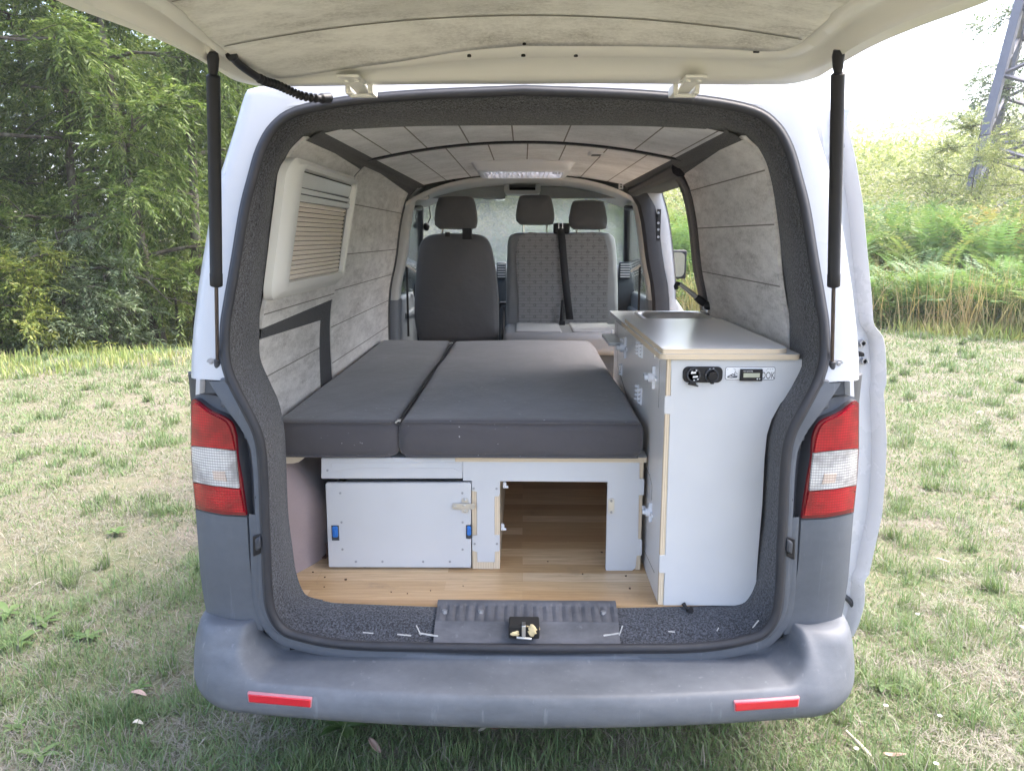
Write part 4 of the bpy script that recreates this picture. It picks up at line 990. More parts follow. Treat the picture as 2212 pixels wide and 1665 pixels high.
def fhinge(px, py, h):
    p = side_pt(px, py); mb = MB(); mb.box((xk-0.004, p.y-0.010, p.z-h), (xk+0.001, p.y+0.010, p.z+h))
    for k in range(4): z = lerp(p.z-h*0.8, p.z+h*0.8, k/3); mb.cyl((xk-0.006, p.y, z-0.002), (xk-0.006, p.y, z+0.004), 0.006, 8)
    mb.build('butt_hinge', M['clearplastic'], kit)
for a in ((1380,752,0.022), (1387,758,0.022), (1343,798,0.022), (1378,848,0.026), (1385,856,0.026), (1345,742,0.02)): fhinge(*a)
# power outlet, sticker and battery meter on the front
def FP(px, py, d=0.0): return P(px, py, Y=YK-d)
a, b = FP(1474, 825.5), FP(1561, 791.5)
mb = MB(); mb.prism(rrect(a.x, a.z, b.x, b.z, 0.014, YK-0.006), (0, 0.008, 0)); so = mb.build('power_outlet', M['black'], kit, bevel=0.002)
for cx, cy, r in ((1496.5,808.5,0.0185),(1536,810,0.0185)):
    c = FP(cx, cy); mb = MB(); mb.tube([(c.x, YK-0.004, c.z), (c.x, YK-0.013, c.z), (c.x, YK-0.013, c.z), (c.x, YK-0.008, c.z)], [r, r*0.97, r*0.8, r*0.78], 24); mb.build('socket_ring', M['rubber_grey'], so)
c = FP(1536, 810); mb = MB(); mb.cyl((c.x, YK-0.022, c.z-0.001), (c.x, YK-0.006, c.z), 0.0125, 20); mb.box((c.x-0.004, YK-0.020, c.z-0.021), (c.x+0.004, YK-0.010, c.z-0.010)); mb.build('socket_cap', M['black'], so, bevel=0.001)
for cx, cy in ((1495.5,803.5),(1499.5,812)):
    mb = MB(); c = FP(cx, cy); mb.hexa([(c.x-0.0065, YK-0.0145, c.z-0.0028), (c.x+0.0065, YK-0.0145, c.z-0.0012), (c.x+0.0065, YK-0.008, c.z-0.0012), (c.x-0.0065, YK-0.008, c.z-0.0028), (c.x-0.0065, YK-0.0145, c.z+0.0018), (c.x+0.0065, YK-0.0145, c.z+0.0034), (c.x+0.0065, YK-0.008, c.z+0.0034), (c.x-0.0065, YK-0.008, c.z+0.0018)]); mb.build('usb_port', M['label_white'], so)
for cx, cy in ((1493,801),(1502,798.5),(1497,819),(1505,817),(1532.5,796),(1540,795.5)):
    mb = MB(); c = FP(cx, cy); mb.box((c.x-0.0018, YK-0.0142 if cx < 1510 else YK-0.0068, c.z-0.0013), (c.x+0.0018, YK-0.006, c.z+0.0013)); mb.build('port_symbol', M['label_white'], so)

mb = MB(); q = [FP(*v, 0.012) for v in ((1491,824),(1502,824),(1505,831),(1510,834),(1508,835.5),(1487,831),(1486,829))]; mb.prism(q, (0, 0.006, 0)); mb.build('dust_flap', M['black'], so, bevel=0.001)
a, b = FP(1565.5, 820), FP(1675, 792)
mb = MB(); mb.prism(rrect(a.x, a.z, b.x, b.z, 0.006, YK-0.001), (0, 0.0015, 0)); stk = mb.build('plate_sticker', M['sticker'], kit, smooth_=False)
mb = MB(); o_ = rrect(a.x, a.z, b.x, b.z, 0.006, YK-0.0014); i_ = rrect(a.x+0.0013, a.z+0.0013, b.x-0.0013, b.z-0.0013, 0.005, YK-0.0014); mb.loft([o_+[o_[0]], i_+[i_[0]]]); mb.build('sticker_border', M['ink'], stk, smooth_=False)
def text(name, body, loc, size, mat, parent, sx=1.0):
    cu = bpy.data.curves.new(name, 'FONT'); cu.body = body; cu.size = size; cu.extrude = 0.0002; cu.align_x = 'CENTER'; cu.align_y = 'CENTER'
    o = bpy.data.objects.new(name, cu); me = bpy.data.meshes.new_from_object(o); bpy.data.objects.remove(o)
    me.transform(Matrix.Translation(Vector(loc)) @ Matrix.Rotation(math.pi/2, 4, 'X') @ Matrix.Diagonal((sx, 1, 1, 1)))
    return finish(name, me, mat, parent, smooth_=False)
c = FP(1659, 811); text('plate_lettering', 'OOK', (c.x-0.001, YK-0.0016, c.z-0.0005), 0.026, M['ink'], stk, 0.62)
c = FP(1663, 799); text('plate_lettering', 'SINCE', (c.x, YK-0.0016, c.z), 0.0085, M['ink_pale'], stk, 0.7) if False else None
mb = MB()                                       # little drawing of a reclining figure and a post
for pts, w in (([(1571,814),(1577,811),(1585,813),(1593,812)], 0.0014), ([(1571,814.5),(1580,815.5),(1592,814.5)], 0.0014), ([(1577,811),(1583,808),(1588,810.5)], 0.0016), ([(1588,810.5),(1587,805),(1590,802.5)], 0.0010), ([(1590,806),(1593,807.5)], 0.001)):
    mb.tube([FP(x, y, 0.0012) for x, y in pts], w, 6)
mb.build('sticker_drawing', M['ink'], stk)
mb = MB()
for x, y in ((1586,797),(1589,798),(1572,798),(1588,800.5),(1659,797),(1664,797.5),(1669,797),(1656,800)): c = FP(x, y, 0.0012); mb.box((c.x-0.0016, c.y, c.z-0.0012), (c.x+0.0016, c.y+0.0006, c.z+0.0012))
mb.build('sticker_print', M['ink_pale'], stk)
a, b = FP(1596.5, 821.5), FP(1646, 796.5)
mb = MB(); mb.box((a.x, YK-0.010, a.z), (b.x, YK-0.0018, b.z)); met = mb.build('battery_meter', M['black'], kit, bevel=0.0015)
a, b = FP(1603.5, 813.5), FP(1639, 804.5); mb = MB(); mb.box((a.x, YK-0.0108, a.z), (b.x, YK-0.009, b.z)); mb.build('display', M['lcd'], met)
c = FP(1612, 800); text('meter_lettering', 'battery capacity voltage', (c.x+0.002, YK-0.0104, c.z), 0.0042, M['label_white'], met, 0.62)
for x in (1633.5, 1638.5): mb = MB(); c = FP(x, 816.8); mb.cyl((c.x, YK-0.0108, c.z), (c.x, YK-0.009, c.z), 0.0019 if x < 1636 else 0.0014, 10); mb.build('meter_button', M['label_white'], met)
mb = MB(); pts = [P(a, b, Y=0.125) for a, b in ((1476,1303),(1484,1312))]; mb.tube([pts[0], pts[0].lerp(pts[1], 0.6)+Vector((0, -0.01, 0)), pts[1]+Vector((0, -0.015, 0))], [0.006, 0.004, 0.006], 8); q = P(1493, 1317, Y=0.10); mb.tube([pts[1]+Vector((0, -0.015, 0)), q], [0.006, 0.009], 8); mb.build('floor_stay', M['black'], kit)
# ================================================================== BED FRAME
YB = 0.36
bed = empty('bed_frame', (0.0, 1.2, 0.516), label='low white plywood bed platform with bare ply edges under the dark mattresses', cat='bed frame')
z6 = lambda x, y: (672+x*0.352, 955.5+y*0.352)
def BP(x, y, d=0.0): return P(*z6(x, y), Y=YB-d)
mb = MB(); L = [(930,112),(1060,112),(1060,86),(1165,86),(1167,114),(1863,118),(1865,90),(1970,92),(1972,122),(2016,124),(2016,222),(2040,224),(2045,230),(2043,322),(2012,325),(2008,592),(2028,596),(2032,602),(2030,692),(1998,696),(1993,760),(1985,776),(1968,786),(1812,787),(1808,780),(1820,243),(1160,238),(1158,322),(1150,330),(1126,332),(1126,568),(1158,570),(1158,660),(1152,668),(1128,670),(1127,734),(1020,734),(1018,672),(988,664),(988,572),(1018,568),(1016,302),(986,298),(985,236),(932,234)]
mb.prism([BP(*q) for q in L], (0, 0.015, 0)); bf = mb.build('front_frame', M['lam'], bed, bevel=0.0012, smooth_=False)
def bbox(x0, y0, x1, y1, d0, d1, z1=None):
    a, b = BP(x0, y1), BP(x1, y0); return (a.x, YB+d0, a.z), (b.x, YB+d1, b.z)
mb = MB(); a, b = bbox(2000, 120, 2042, 786, 0.004, 0.02); mb.box((BP(2016, 300).x-0.006, a[1], 0.5175), (BP(2040, 300).x-0.002, 2.05, b[2])); mb.build('side_board', M['plyx'], bed, smooth_=False)
mb = MB(); mb.box((BP(990, 700).x, YB+0.004, 0.5175), (BP(1016, 400).x+0.006, 2.05, BP(900, 240).z)); mb.box((BP(1128, 400).x-0.006, YB+0.004, 0.5175), (BP(1158, 400).x-0.0006, 2.05, BP(900, 240).z)); mb.box((BP(1016, 700).x+0.006, YB+0.003, 0.5175), (BP(1128, 700).x-0.006, YB+0.018, BP(900, 734).z)); mb.build('divider', M['plyx'], bed, smooth_=False)
zb1_ = BP(900, 86).z; zb0_ = BP(900, 116).z
slx0, slx1 = BP(882, 95).x, BP(2064, 110).x
def slab2(name, x0, y0, x1, y1, z0, z1, m): return slab(name, rc(rc([(x0, y0), (x1, y0), (x1, y1), (x0, y1)], 1, 0.012), 0, 0.004), z0, z1, bed, m)
slab2('bed_slab', slx0, YB-0.004, slx1, 2.10, zb0_, zb1_, M['lam'])
mb = MB(); mb.box((BP(120, 90).x, YB+0.008, zb0_-0.010), (slx0-0.001, 2.10, zb1_-0.006)); mb.build('sliding_slab', M['lam'], bed, bevel=0.002, smooth_=False)
mb = MB(); mb.prism([BP(*q, 0.002) for q in ((62,100),(66,95),(929,95),(929,221),(66,222),(62,216))], (0, 0.015, 0)); sb = mb.build('sliding_rail', M['lam'], bed, bevel=0.0012, smooth_=False)
mb = MB(); g = [(125,126),(928,124),(928,186),(870,160),(600,158),(290,158),(200,170),(150,180),(134,180),(126,170)]
q = [BP(*v, 0.0026) for v in g]; inn = [v.lerp(sum(q, Vector())/len(q), 0.0)+Vector((0, 0.0, 0)) for v in q]
for a, b in zip(q, q[1:]+q[:1]): mb.tube([a+Vector((0, 0.0006, 0)), b+Vector((0, 0.0006, 0))], 0.0013, 6)
mb.build('routed_groove', simple('routed_groove_shade', (0.55, 0.55, 0.57), 0.5), sb)
mb = MB(); q = [P(*v, Y=0.36) for v in ((590,983),(658,984.5),(656,990),(645,998),(632,1001),(590,1001))]; mb.prism(q, (0, 1.2, 0)); mb.build('ledge_board', M['bare'], bed, smooth_=False)
def screws(L, parent, y, r=0.0036):
    for v in L: mb = MB(); p = P(*v, Y=y); mb.cyl((p.x, y-0.0012, p.z), (p.x, y+0.002, p.z), r, 12); mb.build('screw', M['screw'], parent)
screws([z6(*v) for v in ((1112,99),(1916,106),(998,282),(1138,283),(1004,621),(1140,621))], bf, YB); screws([z6(100, 171)], sb, YB-0.002)
mb = MB(); a, b = BP(1822, 437), BP(1861, 342); mb.prism(rrect(a.x, a.z, b.x, b.z, 0.006, YB-0.0025), (0, 0.003, 0)); kp = mb.build('keeper_plate', M['steel'], bed, bevel=0.0006)
for v in ((1841,356),(1841,425)): mb = MB(); c = BP(*v); mb.cyl((c.x, YB-0.0055, c.z), (c.x, YB-0.002, c.z), 0.0038, 12); mb.build('plate_rivet', M['screw'], kp)
for v in ((1186,258),(1174,517)):
    mb = MB(); c = P(*z6(*v), Y=YB+0.03); mb.box((c.x-0.004, c.y-0.006, c.z-0.010), (c.x+0.006, c.y+0.006, c.z+0.010)); mb.cyl((c.x, c.y-0.004, c.z-0.006), (c.x+0.012, c.y-0.004, c.z-0.006), 0.004, 10); mb.build('door_catch', M['clearplastic'], bed, bevel=0.001)
# ================================================================== STORAGE BOX
box = empty('storage_box', (-0.27, 0.6, 0.516), label='white storage box with blue slide latches and a steel clasp under the left mattress', cat='storage box')
YX = YB-0.008
def XP(x, y, d=0.0): return P(*z6(x, y), Y=YX-d)
L = [(88,258),(94,250),(974,248),(981,256),(981,505),(953,508),(953,586),(962,592),(981,594),(982,752),(974,765),(112,765),(108,758)]
hole = [(128,508),(170,508),(170,600),(128,600)]
mb = MB(); mb.prism([XP(*q) for q in L], (0, 0.015, 0)); xf = mb.build('box_front', M['lam'], box, bevel=0.0015, smooth_=False)
a, b = XP(100, 762), XP(975, 240); x0b, x1b = XP(112, 700).x, XP(975, 400).x; ztopb = P(*z6(500, 234), Y=YX+0.10).z
mb = MB(); t = 0.012
mb.box((x0b, YX+0.0155, 0.519), (x0b+t, YX+0.75, ztopb-0.013)); mb.box((x1b-t, YX+0.0155, 0.519), (x1b, YX+0.75, ztopb-0.013)); mb.box((x0b+t, YX+0.738, 0.519), (x1b-t, YX+0.75, ztopb-0.013)); mb.box((x0b+t, YX+0.0155, 0.519), (x1b-t, YX+0.738, 0.53))
mb.box((x0b+0.04, YX+0.05, ztopb-0.012), (x1b-0.004, YX+0.70, ztopb+0.003)); mb.build('box_carcass', M['lam'], box, smooth_=False)
screws([z6(*v) for v in ((179,310),(928,310),(187,489),(930,489),(193,655),(930,656),(275,730),(438,730),(688,730),(852,730))], xf, YX)
mb = MB(); a, b = XP(925, 432), XP(965, 340); mb.prism(rrect(a.x, a.z, b.x, b.z, 0.006, YX-0.0025), (0, 0.003, 0)); clp = mb.build('clasp', M['steel'], box, bevel=0.0006)
mb = MB(); a, b = XP(868, 405), XP(1006, 370); mb.prism(rrect(a.x, a.z, b.x, b.z, 0.006, YX-0.0075), (0, 0.003, 0))
for v in ((884,390),(945,354),(946,420),(943,386)): c = XP(*v); mb.cyl((c.x, YX-0.0105, c.z), (c.x, YX-0.002, c.z), 0.0042, 12)
mb.build('clasp_bar', M['steel'], clp, bevel=0.0006)
for i, (xa, ya, xb, yb) in enumerate(((128,508,170,600),(951,506,986,588))):
    a, b = XP(xa, yb), XP(xb, ya)
    mb = MB(); mb.box((a.x, YX-0.0006, a.z), (b.x, YX+0.004, b.z)); lr = mb.build('latch_slot', M['rubber_grey'], box, smooth_=False)
    a, b = XP(xa+6, yb-22), XP(xb-4 if i else xb-5, ya+4)
    mb = MB(); mb.prism(rrect(a.x, a.z, b.x, b.z, 0.005, YX-0.007), (0, 0.008, 0)); c = (a+b)/2; mb.box((c.x-0.003, YX-0.011, c.z-0.007), (c.x+0.003, YX-0.006, c.z+0.007)); mb.build('latch_slide', M['blue'], lr, bevel=0.002)
# bits on the floor by the box
mb = MB(); p = P(690, 1203, Z=fz); mb.hexa([(p.x-0.03, p.y-0.012, fz), (p.x+0.025, p.y-0.012, fz), (p.x+0.03, p.y+0.03, fz), (p.x-0.025, p.y+0.03, fz), (p.x-0.03, p.y-0.012, fz+0.005), (p.x+0.025, p.y-0.012, fz+0.005), (p.x+0.03, p.y+0.03, fz+0.005), (p.x-0.025, p.y+0.03, fz+0.005)])
mb.box((p.x+0.022, p.y, fz), (p.x+0.026, p.y+0.04, fz+0.045)); mb.build('floor_bracket', M['rust'], van, smooth_=False)
rr = random.Random(9)
mb = MB()
for (a, b, r) in ((747,1252,4),(676,1236,2.5),(702,1247,2.5),(1000,1266,1.5),(1300,1193,4),(1258,1240,2),(1352,1244,3),(1361,1271,3.5),(700,1268,2),(930,1276,2),(845,1279,1.5),(880,1282,1.5),(1183,1213,2)):
    p = P(a, b, Z=fz); n = 7; q = []
    for k in range(n): t = 2*math.pi*k/n; q.append((p.x+math.cos(t)*r*0.0011*rr.uniform(0.4, 1.3), p.y+math.sin(t)*r*0.0011*rr.uniform(0.4, 1.6), fz+0.0003))
    mb.prism(q, (0, 0, 0.0022))
tag(mb.build('floor_crumbs', M['rust'], None, smooth_=False), 'dark crumbs of soil scattered over the wooden load floor', 'crumbs', kind='stuff')
# ================================================================== MATTRESSES
def mattress(name, x0, x1, y0, y1, z0, z1, label, seed):
    r = 0.026; mb = MB(); rings = []; rr = random.Random(seed); ph = [rr.uniform(0, 6) for _ in range(8)]
    ys = [0, 0.006, 0.014, 0.026]+list(np.linspace(0.05, y1-y0-0.05, 30))+[y1-y0-0.026, y1-y0-0.014, y1-y0-0.006, y1-y0]
    for y in ys:
        e = min(y, y1-y0-y); ins = r*(1-math.sqrt(max(0, 1-((r-e)/r)**2))) if e < r else 0
        ring = []
        for q in rrect(x0+ins, z0+ins, x1-ins, z1-ins, r, y0+y, 5):
            ring.append(q)
        # densify the long edges
        out = []
        for a, b in zip(ring, ring[1:]+ring[:1]):
            n = max(1, int((b-a).length/0.04))
            for k in range(n): out.append(a.lerp(b, k/n))
        rings.append(out)
    n = min(len(o) for o in rings)
    rings = [resample(o+[o[0]], 91)[:-1] for o in rings]
    for rg in rings:
        for q in rg:
            u, v = (q.x-x0)/(x1-x0), (q.y-y0)/(y1-y0)
            puff = 0.010*math.sin(math.pi*min(1, max(0, u)))**0.6*math.sin(math.pi*min(1, max(0, v)))**0.5
            wob = 0.0025*math.sin(5*q.x+ph[0]+3*q.y)+0.002*math.sin(11*q.y+ph[1])*math.sin(9*q.x+ph[2])
            if q.z > (z0+z1)/2: q.z += puff+wob
            q.y += (-0.004*math.sin(math.pi*u)+0.0025*math.sin(14*q.x+ph[3])) if v < 0.1 else 0
            q.x += 0.003*math.sin(6*q.y+ph[4])
    mb.loft(rings, True, True)
    o = mb.build(name, M['matt'], None, ang=0, origin=((x0+x1)/2, (y0+y1)/2, z0)); return tag(o, label, 'mattress')
zm0 = zb1_+0.0005; ym0 = 0.335; zm1 = P(1100, 908, Y=0.345).z-0.004
xs0, xs1 = P(860, 960, Y=ym0).x, P(1394, 960, Y=ym0).x
ym1 = P(1100, 735, Z=zm1).y
mr = mattress('mattress', xs0+0.001, xs1, ym0, ym1, zm0, zm1, 'wide dark grey mattress with pale lint specks, lying beside the kitchen cabinet', 1)
ml = mattress('mattress', -0.752, xs0-0.001, ym0+0.002, ym1+0.01, zm0, zm1, 'narrow dark grey mattress against the left wall lining', 2)
for o in (mr, ml): o['group'] = 'mattresses on the bed platform'
for o, x0, x1 in ((mr, xs0+0.001, xs1), (ml, -0.752, xs0-0.001)):
    mb = MB(); k = 0.006
    for z in (zm1-k, zm0+k):
        mb.tube([Vector((x, ym0+k*0.5-0.003*math.sin(math.pi*(x-x0)/(x1-x0)), z+(0.0035 if z > zm0+0.05 else -0.001))) for x in np.linspace(x0+0.02, x1-0.02, 24)], 0.0028, 6)
    mb.build('piping', M['matt'], o, ang=0)
mb = MB(); pts = [Vector((xs0+0.002+0.002*math.sin(9*y), y, zm1-0.006)) for y in np.linspace(ym0+0.01, ym1-0.02, 40)]; mb.tube(pts, 0.0055, 8)
zp = mb.build('zip', M['belt'], mr, ang=60)
for y in (ym0+0.012, ym1-0.12): mb = MB(); mb.box((xs0-0.004, y, zm1-0.004), (xs0+0.006, y+0.016, zm1+0.004)); mb.box((xs0-0.008, y-0.012, zm1-0.004), (xs0-0.003, y+0.006, zm1+0.001)); mb.build('zip_puller', M['steel'], zp, bevel=0.0012)
# ================================================================== CAB
def seat_block(mb, outline, y0, y1, r=0.05, bulge=0.0):
    """rounded cushion: outline in xz at mid depth, thickness y0..y1"""
    n = 6; c = sum((Vector(p) for p in outline), Vector())/len(outline); rings = []
    for k in range(n+1):
        t = k/n; a = math.pi*t; ins = r*(1-math.sqrt(max(0.0, 1-(1-2*t)**2)))**1.0 if True else 0
        ring = []
        for p in outline:
            p = Vector(p); d = p-c; l = d.length; q = c+d*((l-ins)/l); ring.append(Vector((q.x, lerp(y0, y1, 0.5-0.5*math.cos(a)), q.z)))
        rings.append(ring)
    for rg, dy in ((rings[0], -bulge), (rings[-1], bulge)):
        pass
    mid0 = [c+(p-c)*0.5+Vector((0, (y0-c.y-bulge)-(p-c).y*0 - (p.y-c.y)*0.5, 0)) for p in rings[0]]
    def disc(ring, y, b):
        cc = Vector((c.x, y, c.z)); return [[cc.lerp(p, f)+Vector((0, b*(1-f*f), 0)) for p in ring] for f in (0.05, 0.4, 0.75)]
    mb.loft(disc(rings[0], y0, -bulge)+rings+disc(rings[-1], y1, bulge)[::-1], True, True)
YS = 2.74
seat = empty('driver_seat', (-0.4, 2.74, 0.6), parent=None); seat.parent = van; seat.location = Vector((-0.4, 2.74, 0.6))-van.location
out = catpx([(905,742),(893,690),(894,620),(899,560),(907,523),(930,507),(985,504),(1038,508),(1058,527),(1068,570),(1076,640),(1077,742)], 4)
mb = MB(); seat_block(mb, [P(a, b, Y=YS) for a, b in out], YS, YS+0.16, 0.05, 0.03); mb.build('seat_backrest', M['seat'], seat, ang=0)
def headrest(px0, px1, py0, py1, y, parent, mat, post):
    m = (px0+px1)/2; h = (px1-px0)/2
    out = catpx([(m-h*0.97,py1-8),(m-h,py1-22),(m-h*0.95,py0+28),(m-h*0.84,py0+8),(m-h*0.6,py0),(m+h*0.6,py0),(m+h*0.84,py0+8),(m+h*0.95,py0+28),(m+h,py1-22),(m+h*0.97,py1-8),(m+h*0.75,py1),(m-h*0.75,py1)], 3)
    mb = MB(); seat_block(mb, [P(a, b, Y=y) for a, b in out], y-0.02, y+0.09, 0.04, 0.015); o = mb.build('headrest', mat, parent, ang=0)
    for x in (m-h*0.60, m+h*0.60):
        mb = MB(); a, b = P(x, py1-4, Y=y+0.035), P(x, post, Y=y+0.035); mb.cyl(a, b, 0.006, 10); mb.build('headrest_post', M['chrome'], o)
    return o
headrest(937, 1031, 424, 495, YS+0.02, seat, M['seat'], 512)
mb = MB()
for a, b, w, h in ((967,505,0.014,0.02),(1009,502,0.028,0.045)):
    mb = MB(); p = P(a, b, Y=YS+0.01); mb.box((p.x-w, p.y-0.01, p.z-h*0.9), (p.x+w, p.y+0.03, p.z+h*0.5)); mb.build('post_guide', M['black'], seat, bevel=0.003)
mb = MB(); x0, x1 = P(905, 700, Y=YS).x, P(1070, 700, Y=YS).x; mb.box((x0, YS+0.1, 0.62), (x1, YS+0.55, 0.98)); mb.build('seat_cushion', M['seat'], seat, bevel=0.05)
mb = MB(); mb.box((x0+0.05, YS+0.12, 0.5), (x1-0.05, YS+0.5, 0.63)); mb.build('seat_pedestal', M['dash'], seat)
# double seat turned to face the rear
YE = 2.93
bench = empty('double_seat', (0, 0, 0)); bench.parent = van; bench.location = Vector((0.25, 2.8, 0.6))-van.location
out = catpx([(1094,716),(1093,640),(1095,560),(1097,520),(1108,505),(1140,502),(1215,502),(1300,502),(1322,507),(1331,528),(1335,600),(1336,716)], 4)
mb = MB(); seat_block(mb, [P(a, b, Y=YE) for a, b in out], YE-0.03, YE+0.13, 0.04, 0.01); mb.build('seat_backrest', M['seat_side'], bench, ang=0)
q = [P(a, b, Y=YE-0.044) for a, b in catpx([(1121,714),(1120,640),(1120,512),(1214,509),(1306,512),(1312,640),(1313,714)], 3)]
mb = MB(); mb.prism(q, (0, 0.02, 0)); mb.build('backrest_cloth', M['pattern'], bench, smooth_=False)
headrest(1114, 1198, 421, 486, YE+0.0, bench, M['seat'], 508); headrest(1229, 1313, 433, 496, YE+0.0, bench, M['seat'], 508)
zc1 = 1.005; c0, c1 = P(1086, 720, Y=2.44).x, P(1336, 720, Y=2.5).x
mb = MB(); q = [Vector((x, 0, z)) for x, z in ((c0, 0.87), (c0, 0.96))]
mb.box((c0, 2.42, 0.872), (c1+0.06, 2.92, zc1-0.004)); cu = mb.build('seat_cushion', M['seat_side'], bench, bevel=0.035, bseg=4)
gx = P(1219, 700, Y=2.8).x
mb = MB(); mb.box((c0+0.07, 2.45, 0.98), (gx-0.03, 2.90, zc1+0.004)); mb.box((gx+0.03, 2.45, 0.98), (c1-0.02, 2.90, zc1+0.004)); mb.build('cushion_cloth', fabric('grey_cushion_cloth', (0.25, 0.25, 0.26), lint=False), cu, bevel=0.012, bseg=3)
mb = MB(); mb.box((c0+0.04, 2.50, 0.52), (c1, 2.90, 0.875)); mb.build('seat_box', M['dash'], bench)
mb = MB(); pts = [(1211,491,2.90),(1214,520,2.862),(1219,580,2.86),(1225,640,2.86),(1231,690,2.86)]
L = []; w = 0.022
for a, b, y in pts: p = P(a, b, Y=y); L.append([p+Vector((-w, 0, 0)), p+Vector((w, 0, 0))])
mb.loft(L); bl = mb.build('seat_belt', M['belt'], bench, solid=0.003)
mb = MB(); p = P(1213, 493, Y=2.92); mb.box((p.x-0.05, p.y-0.02, p.z-0.035), (p.x+0.05, p.y+0.05, p.z+0.03)); mb.build('belt_reel', M['black'], bl, bevel=0.012)
mb = MB(); p = P(1211, 487, Y=2.89); mb.tube([p+Vector((-0.012, 0, -0.02)), p+Vector((-0.012, 0, 0.012)), p+Vector((0.012, 0, 0.012)), p+Vector((0.012, 0, -0.02))], 0.004, 6); mb.build('belt_tongue', M['chrome'], bl)
mb = MB(); a, b = P(1213, 700, Y=2.84), P(1215, 648, Y=2.84); mb.tube([a, a.lerp(b, 0.5), b], [0.014, 0.010, 0.007], 8); mb.box((a.x-0.015, a.y-0.02, a.z-0.02), (a.x+0.02, a.y+0.01, a.z+0.02)); mb.build('belt_buckle', M['black'], bl)
# bulkhead arch (pillar trim) between load bay and cab
def arch(y0, y1, z0, z1, ins, mat, name, parent=van):
    zz = [z for z in np.linspace(z0, min(z1, 1.80), 20)]
    for s in (-1, 1):
        mb = MB(); rows = []
        for z in zz:
            w = W(z); d = ins*(1-0.3*smooth(1.55, 1.85, z)); rows.append([Vector((s*(w+0.02), y0, z)), Vector((s*(w-d+0.012), y0, z)), Vector((s*(w-d), y0+0.012, z)), Vector((s*(w-d), y1-0.01, z)), Vector((s*(w-d+0.01), y1, z)), Vector((s*(w+0.06), y1, z))])
        mb.loft(rows); mb.build(name, mat, parent, ang=50)
arch(2.53, 2.69, 1.17, 1.83, 0.035, M['trim'], 'pillar_trim'); arch(2.525, 2.70, 0.51, 1.175, 0.040, M['trim_lo'], 'pillar_trim_lower')
mb = MB(); rows = []
for y, dz in ((2.50, 0.012), (2.51, 0.028), (2.60, 0.03), (2.9, 0.018), (3.16, 0.03), (3.29, 0.055)):
    rows.append([Vector((x, y, Zc(x)-dz-(0.05*abs(x/0.62)**4 if y < 2.8 else 0.02*abs(x/0.62)**4))) for x in np.linspace(-0.70, 0.70, 29)])
mb.loft(rows); mb.build('cab_headlining', M['trim'], van, ang=0)
# black trim line at the end of the ceiling panel
# sun visors and console
for x0, x1 in ((926,1092),(1166,1334)):
    a, b, c, d = P(x0, 429, Y=3.1), P(x1, 429, Y=3.1), P(x1-(0 if x0 < 1000 else 16), 402, Y=3.1), P(x0+(16 if x0 < 1000 else 0), 402, Y=3.1)
    mb = MB(); mb.prism([a, b, c, d], (0, 0.02, 0)); mb.build('sun_visor', simple('grey_visor', (0.25, 0.26, 0.26), 0.6), van, bevel=0.009, bseg=3)
a, b = P(1089, 419, Y=3.05), P(1168, 391, Y=3.05)
mb = MB(); o_ = rrect(a.x, a.z, b.x, b.z, 0.02, 3.05); i_ = rrect(a.x+0.03, a.z+0.022, b.x-0.03, b.z-0.012, 0.008, 3.05); mb.loft([[p+Vector((0, 0.25, 0)) for p in o_], o_, i_, [p+Vector((0, 0.16, 0)) for p in i_]], True); ct = mb.build('overhead_console', M['trim'], van, ang=40)
mb = MB(); mb.box((a.x+0.02, 3.20, a.z+0.012), (b.x-0.02, 3.215, b.z-0.008)); mb.build('console_tray', M['hole'], ct)
p = P(1065, 424, Y=3.38); mb = MB(); mb.box((p.x-0.075, 3.36, p.z-0.02), (p.x+0.075, 3.40, p.z+0.018)); mb.build('rear_view_mirror', M['trim_lo'], van, bevel=0.015)
for px_ in (899, 1341): 
    p = P(px_, 398, Y=2.50); mb = MB(); mb.box((p.x-0.013, 2.485, p.z-0.028), (p.x+0.013, 2.493, p.z+0.026))
    b_ = mb.build('bracket_plate', M['steel'], van, bevel=0.001)
    for dz in (-0.016, -0.002, 0.014): mb = MB(); mb.cyl((p.x, 2.482, p.z+dz), (p.x, 2.487, p.z+dz), 0.0045, 10); mb.build('bracket_hole', M['hole'], b_)
for a, b in (((915,432),(940,418)), ((1389,419),(1411,435))):
    q = P((a[0]+b[0])/2 if False else (a[0] if a[0] < 1000 else 1395), 424, Y=2.72)
    mb = MB(); mb.box((q.x-0.05, 2.72, q.z-0.02), (q.x+0.03, 2.76, q.z+0.025)); mb.build('grab_handle', M['trim'], van, bevel=0.014, bseg=3)
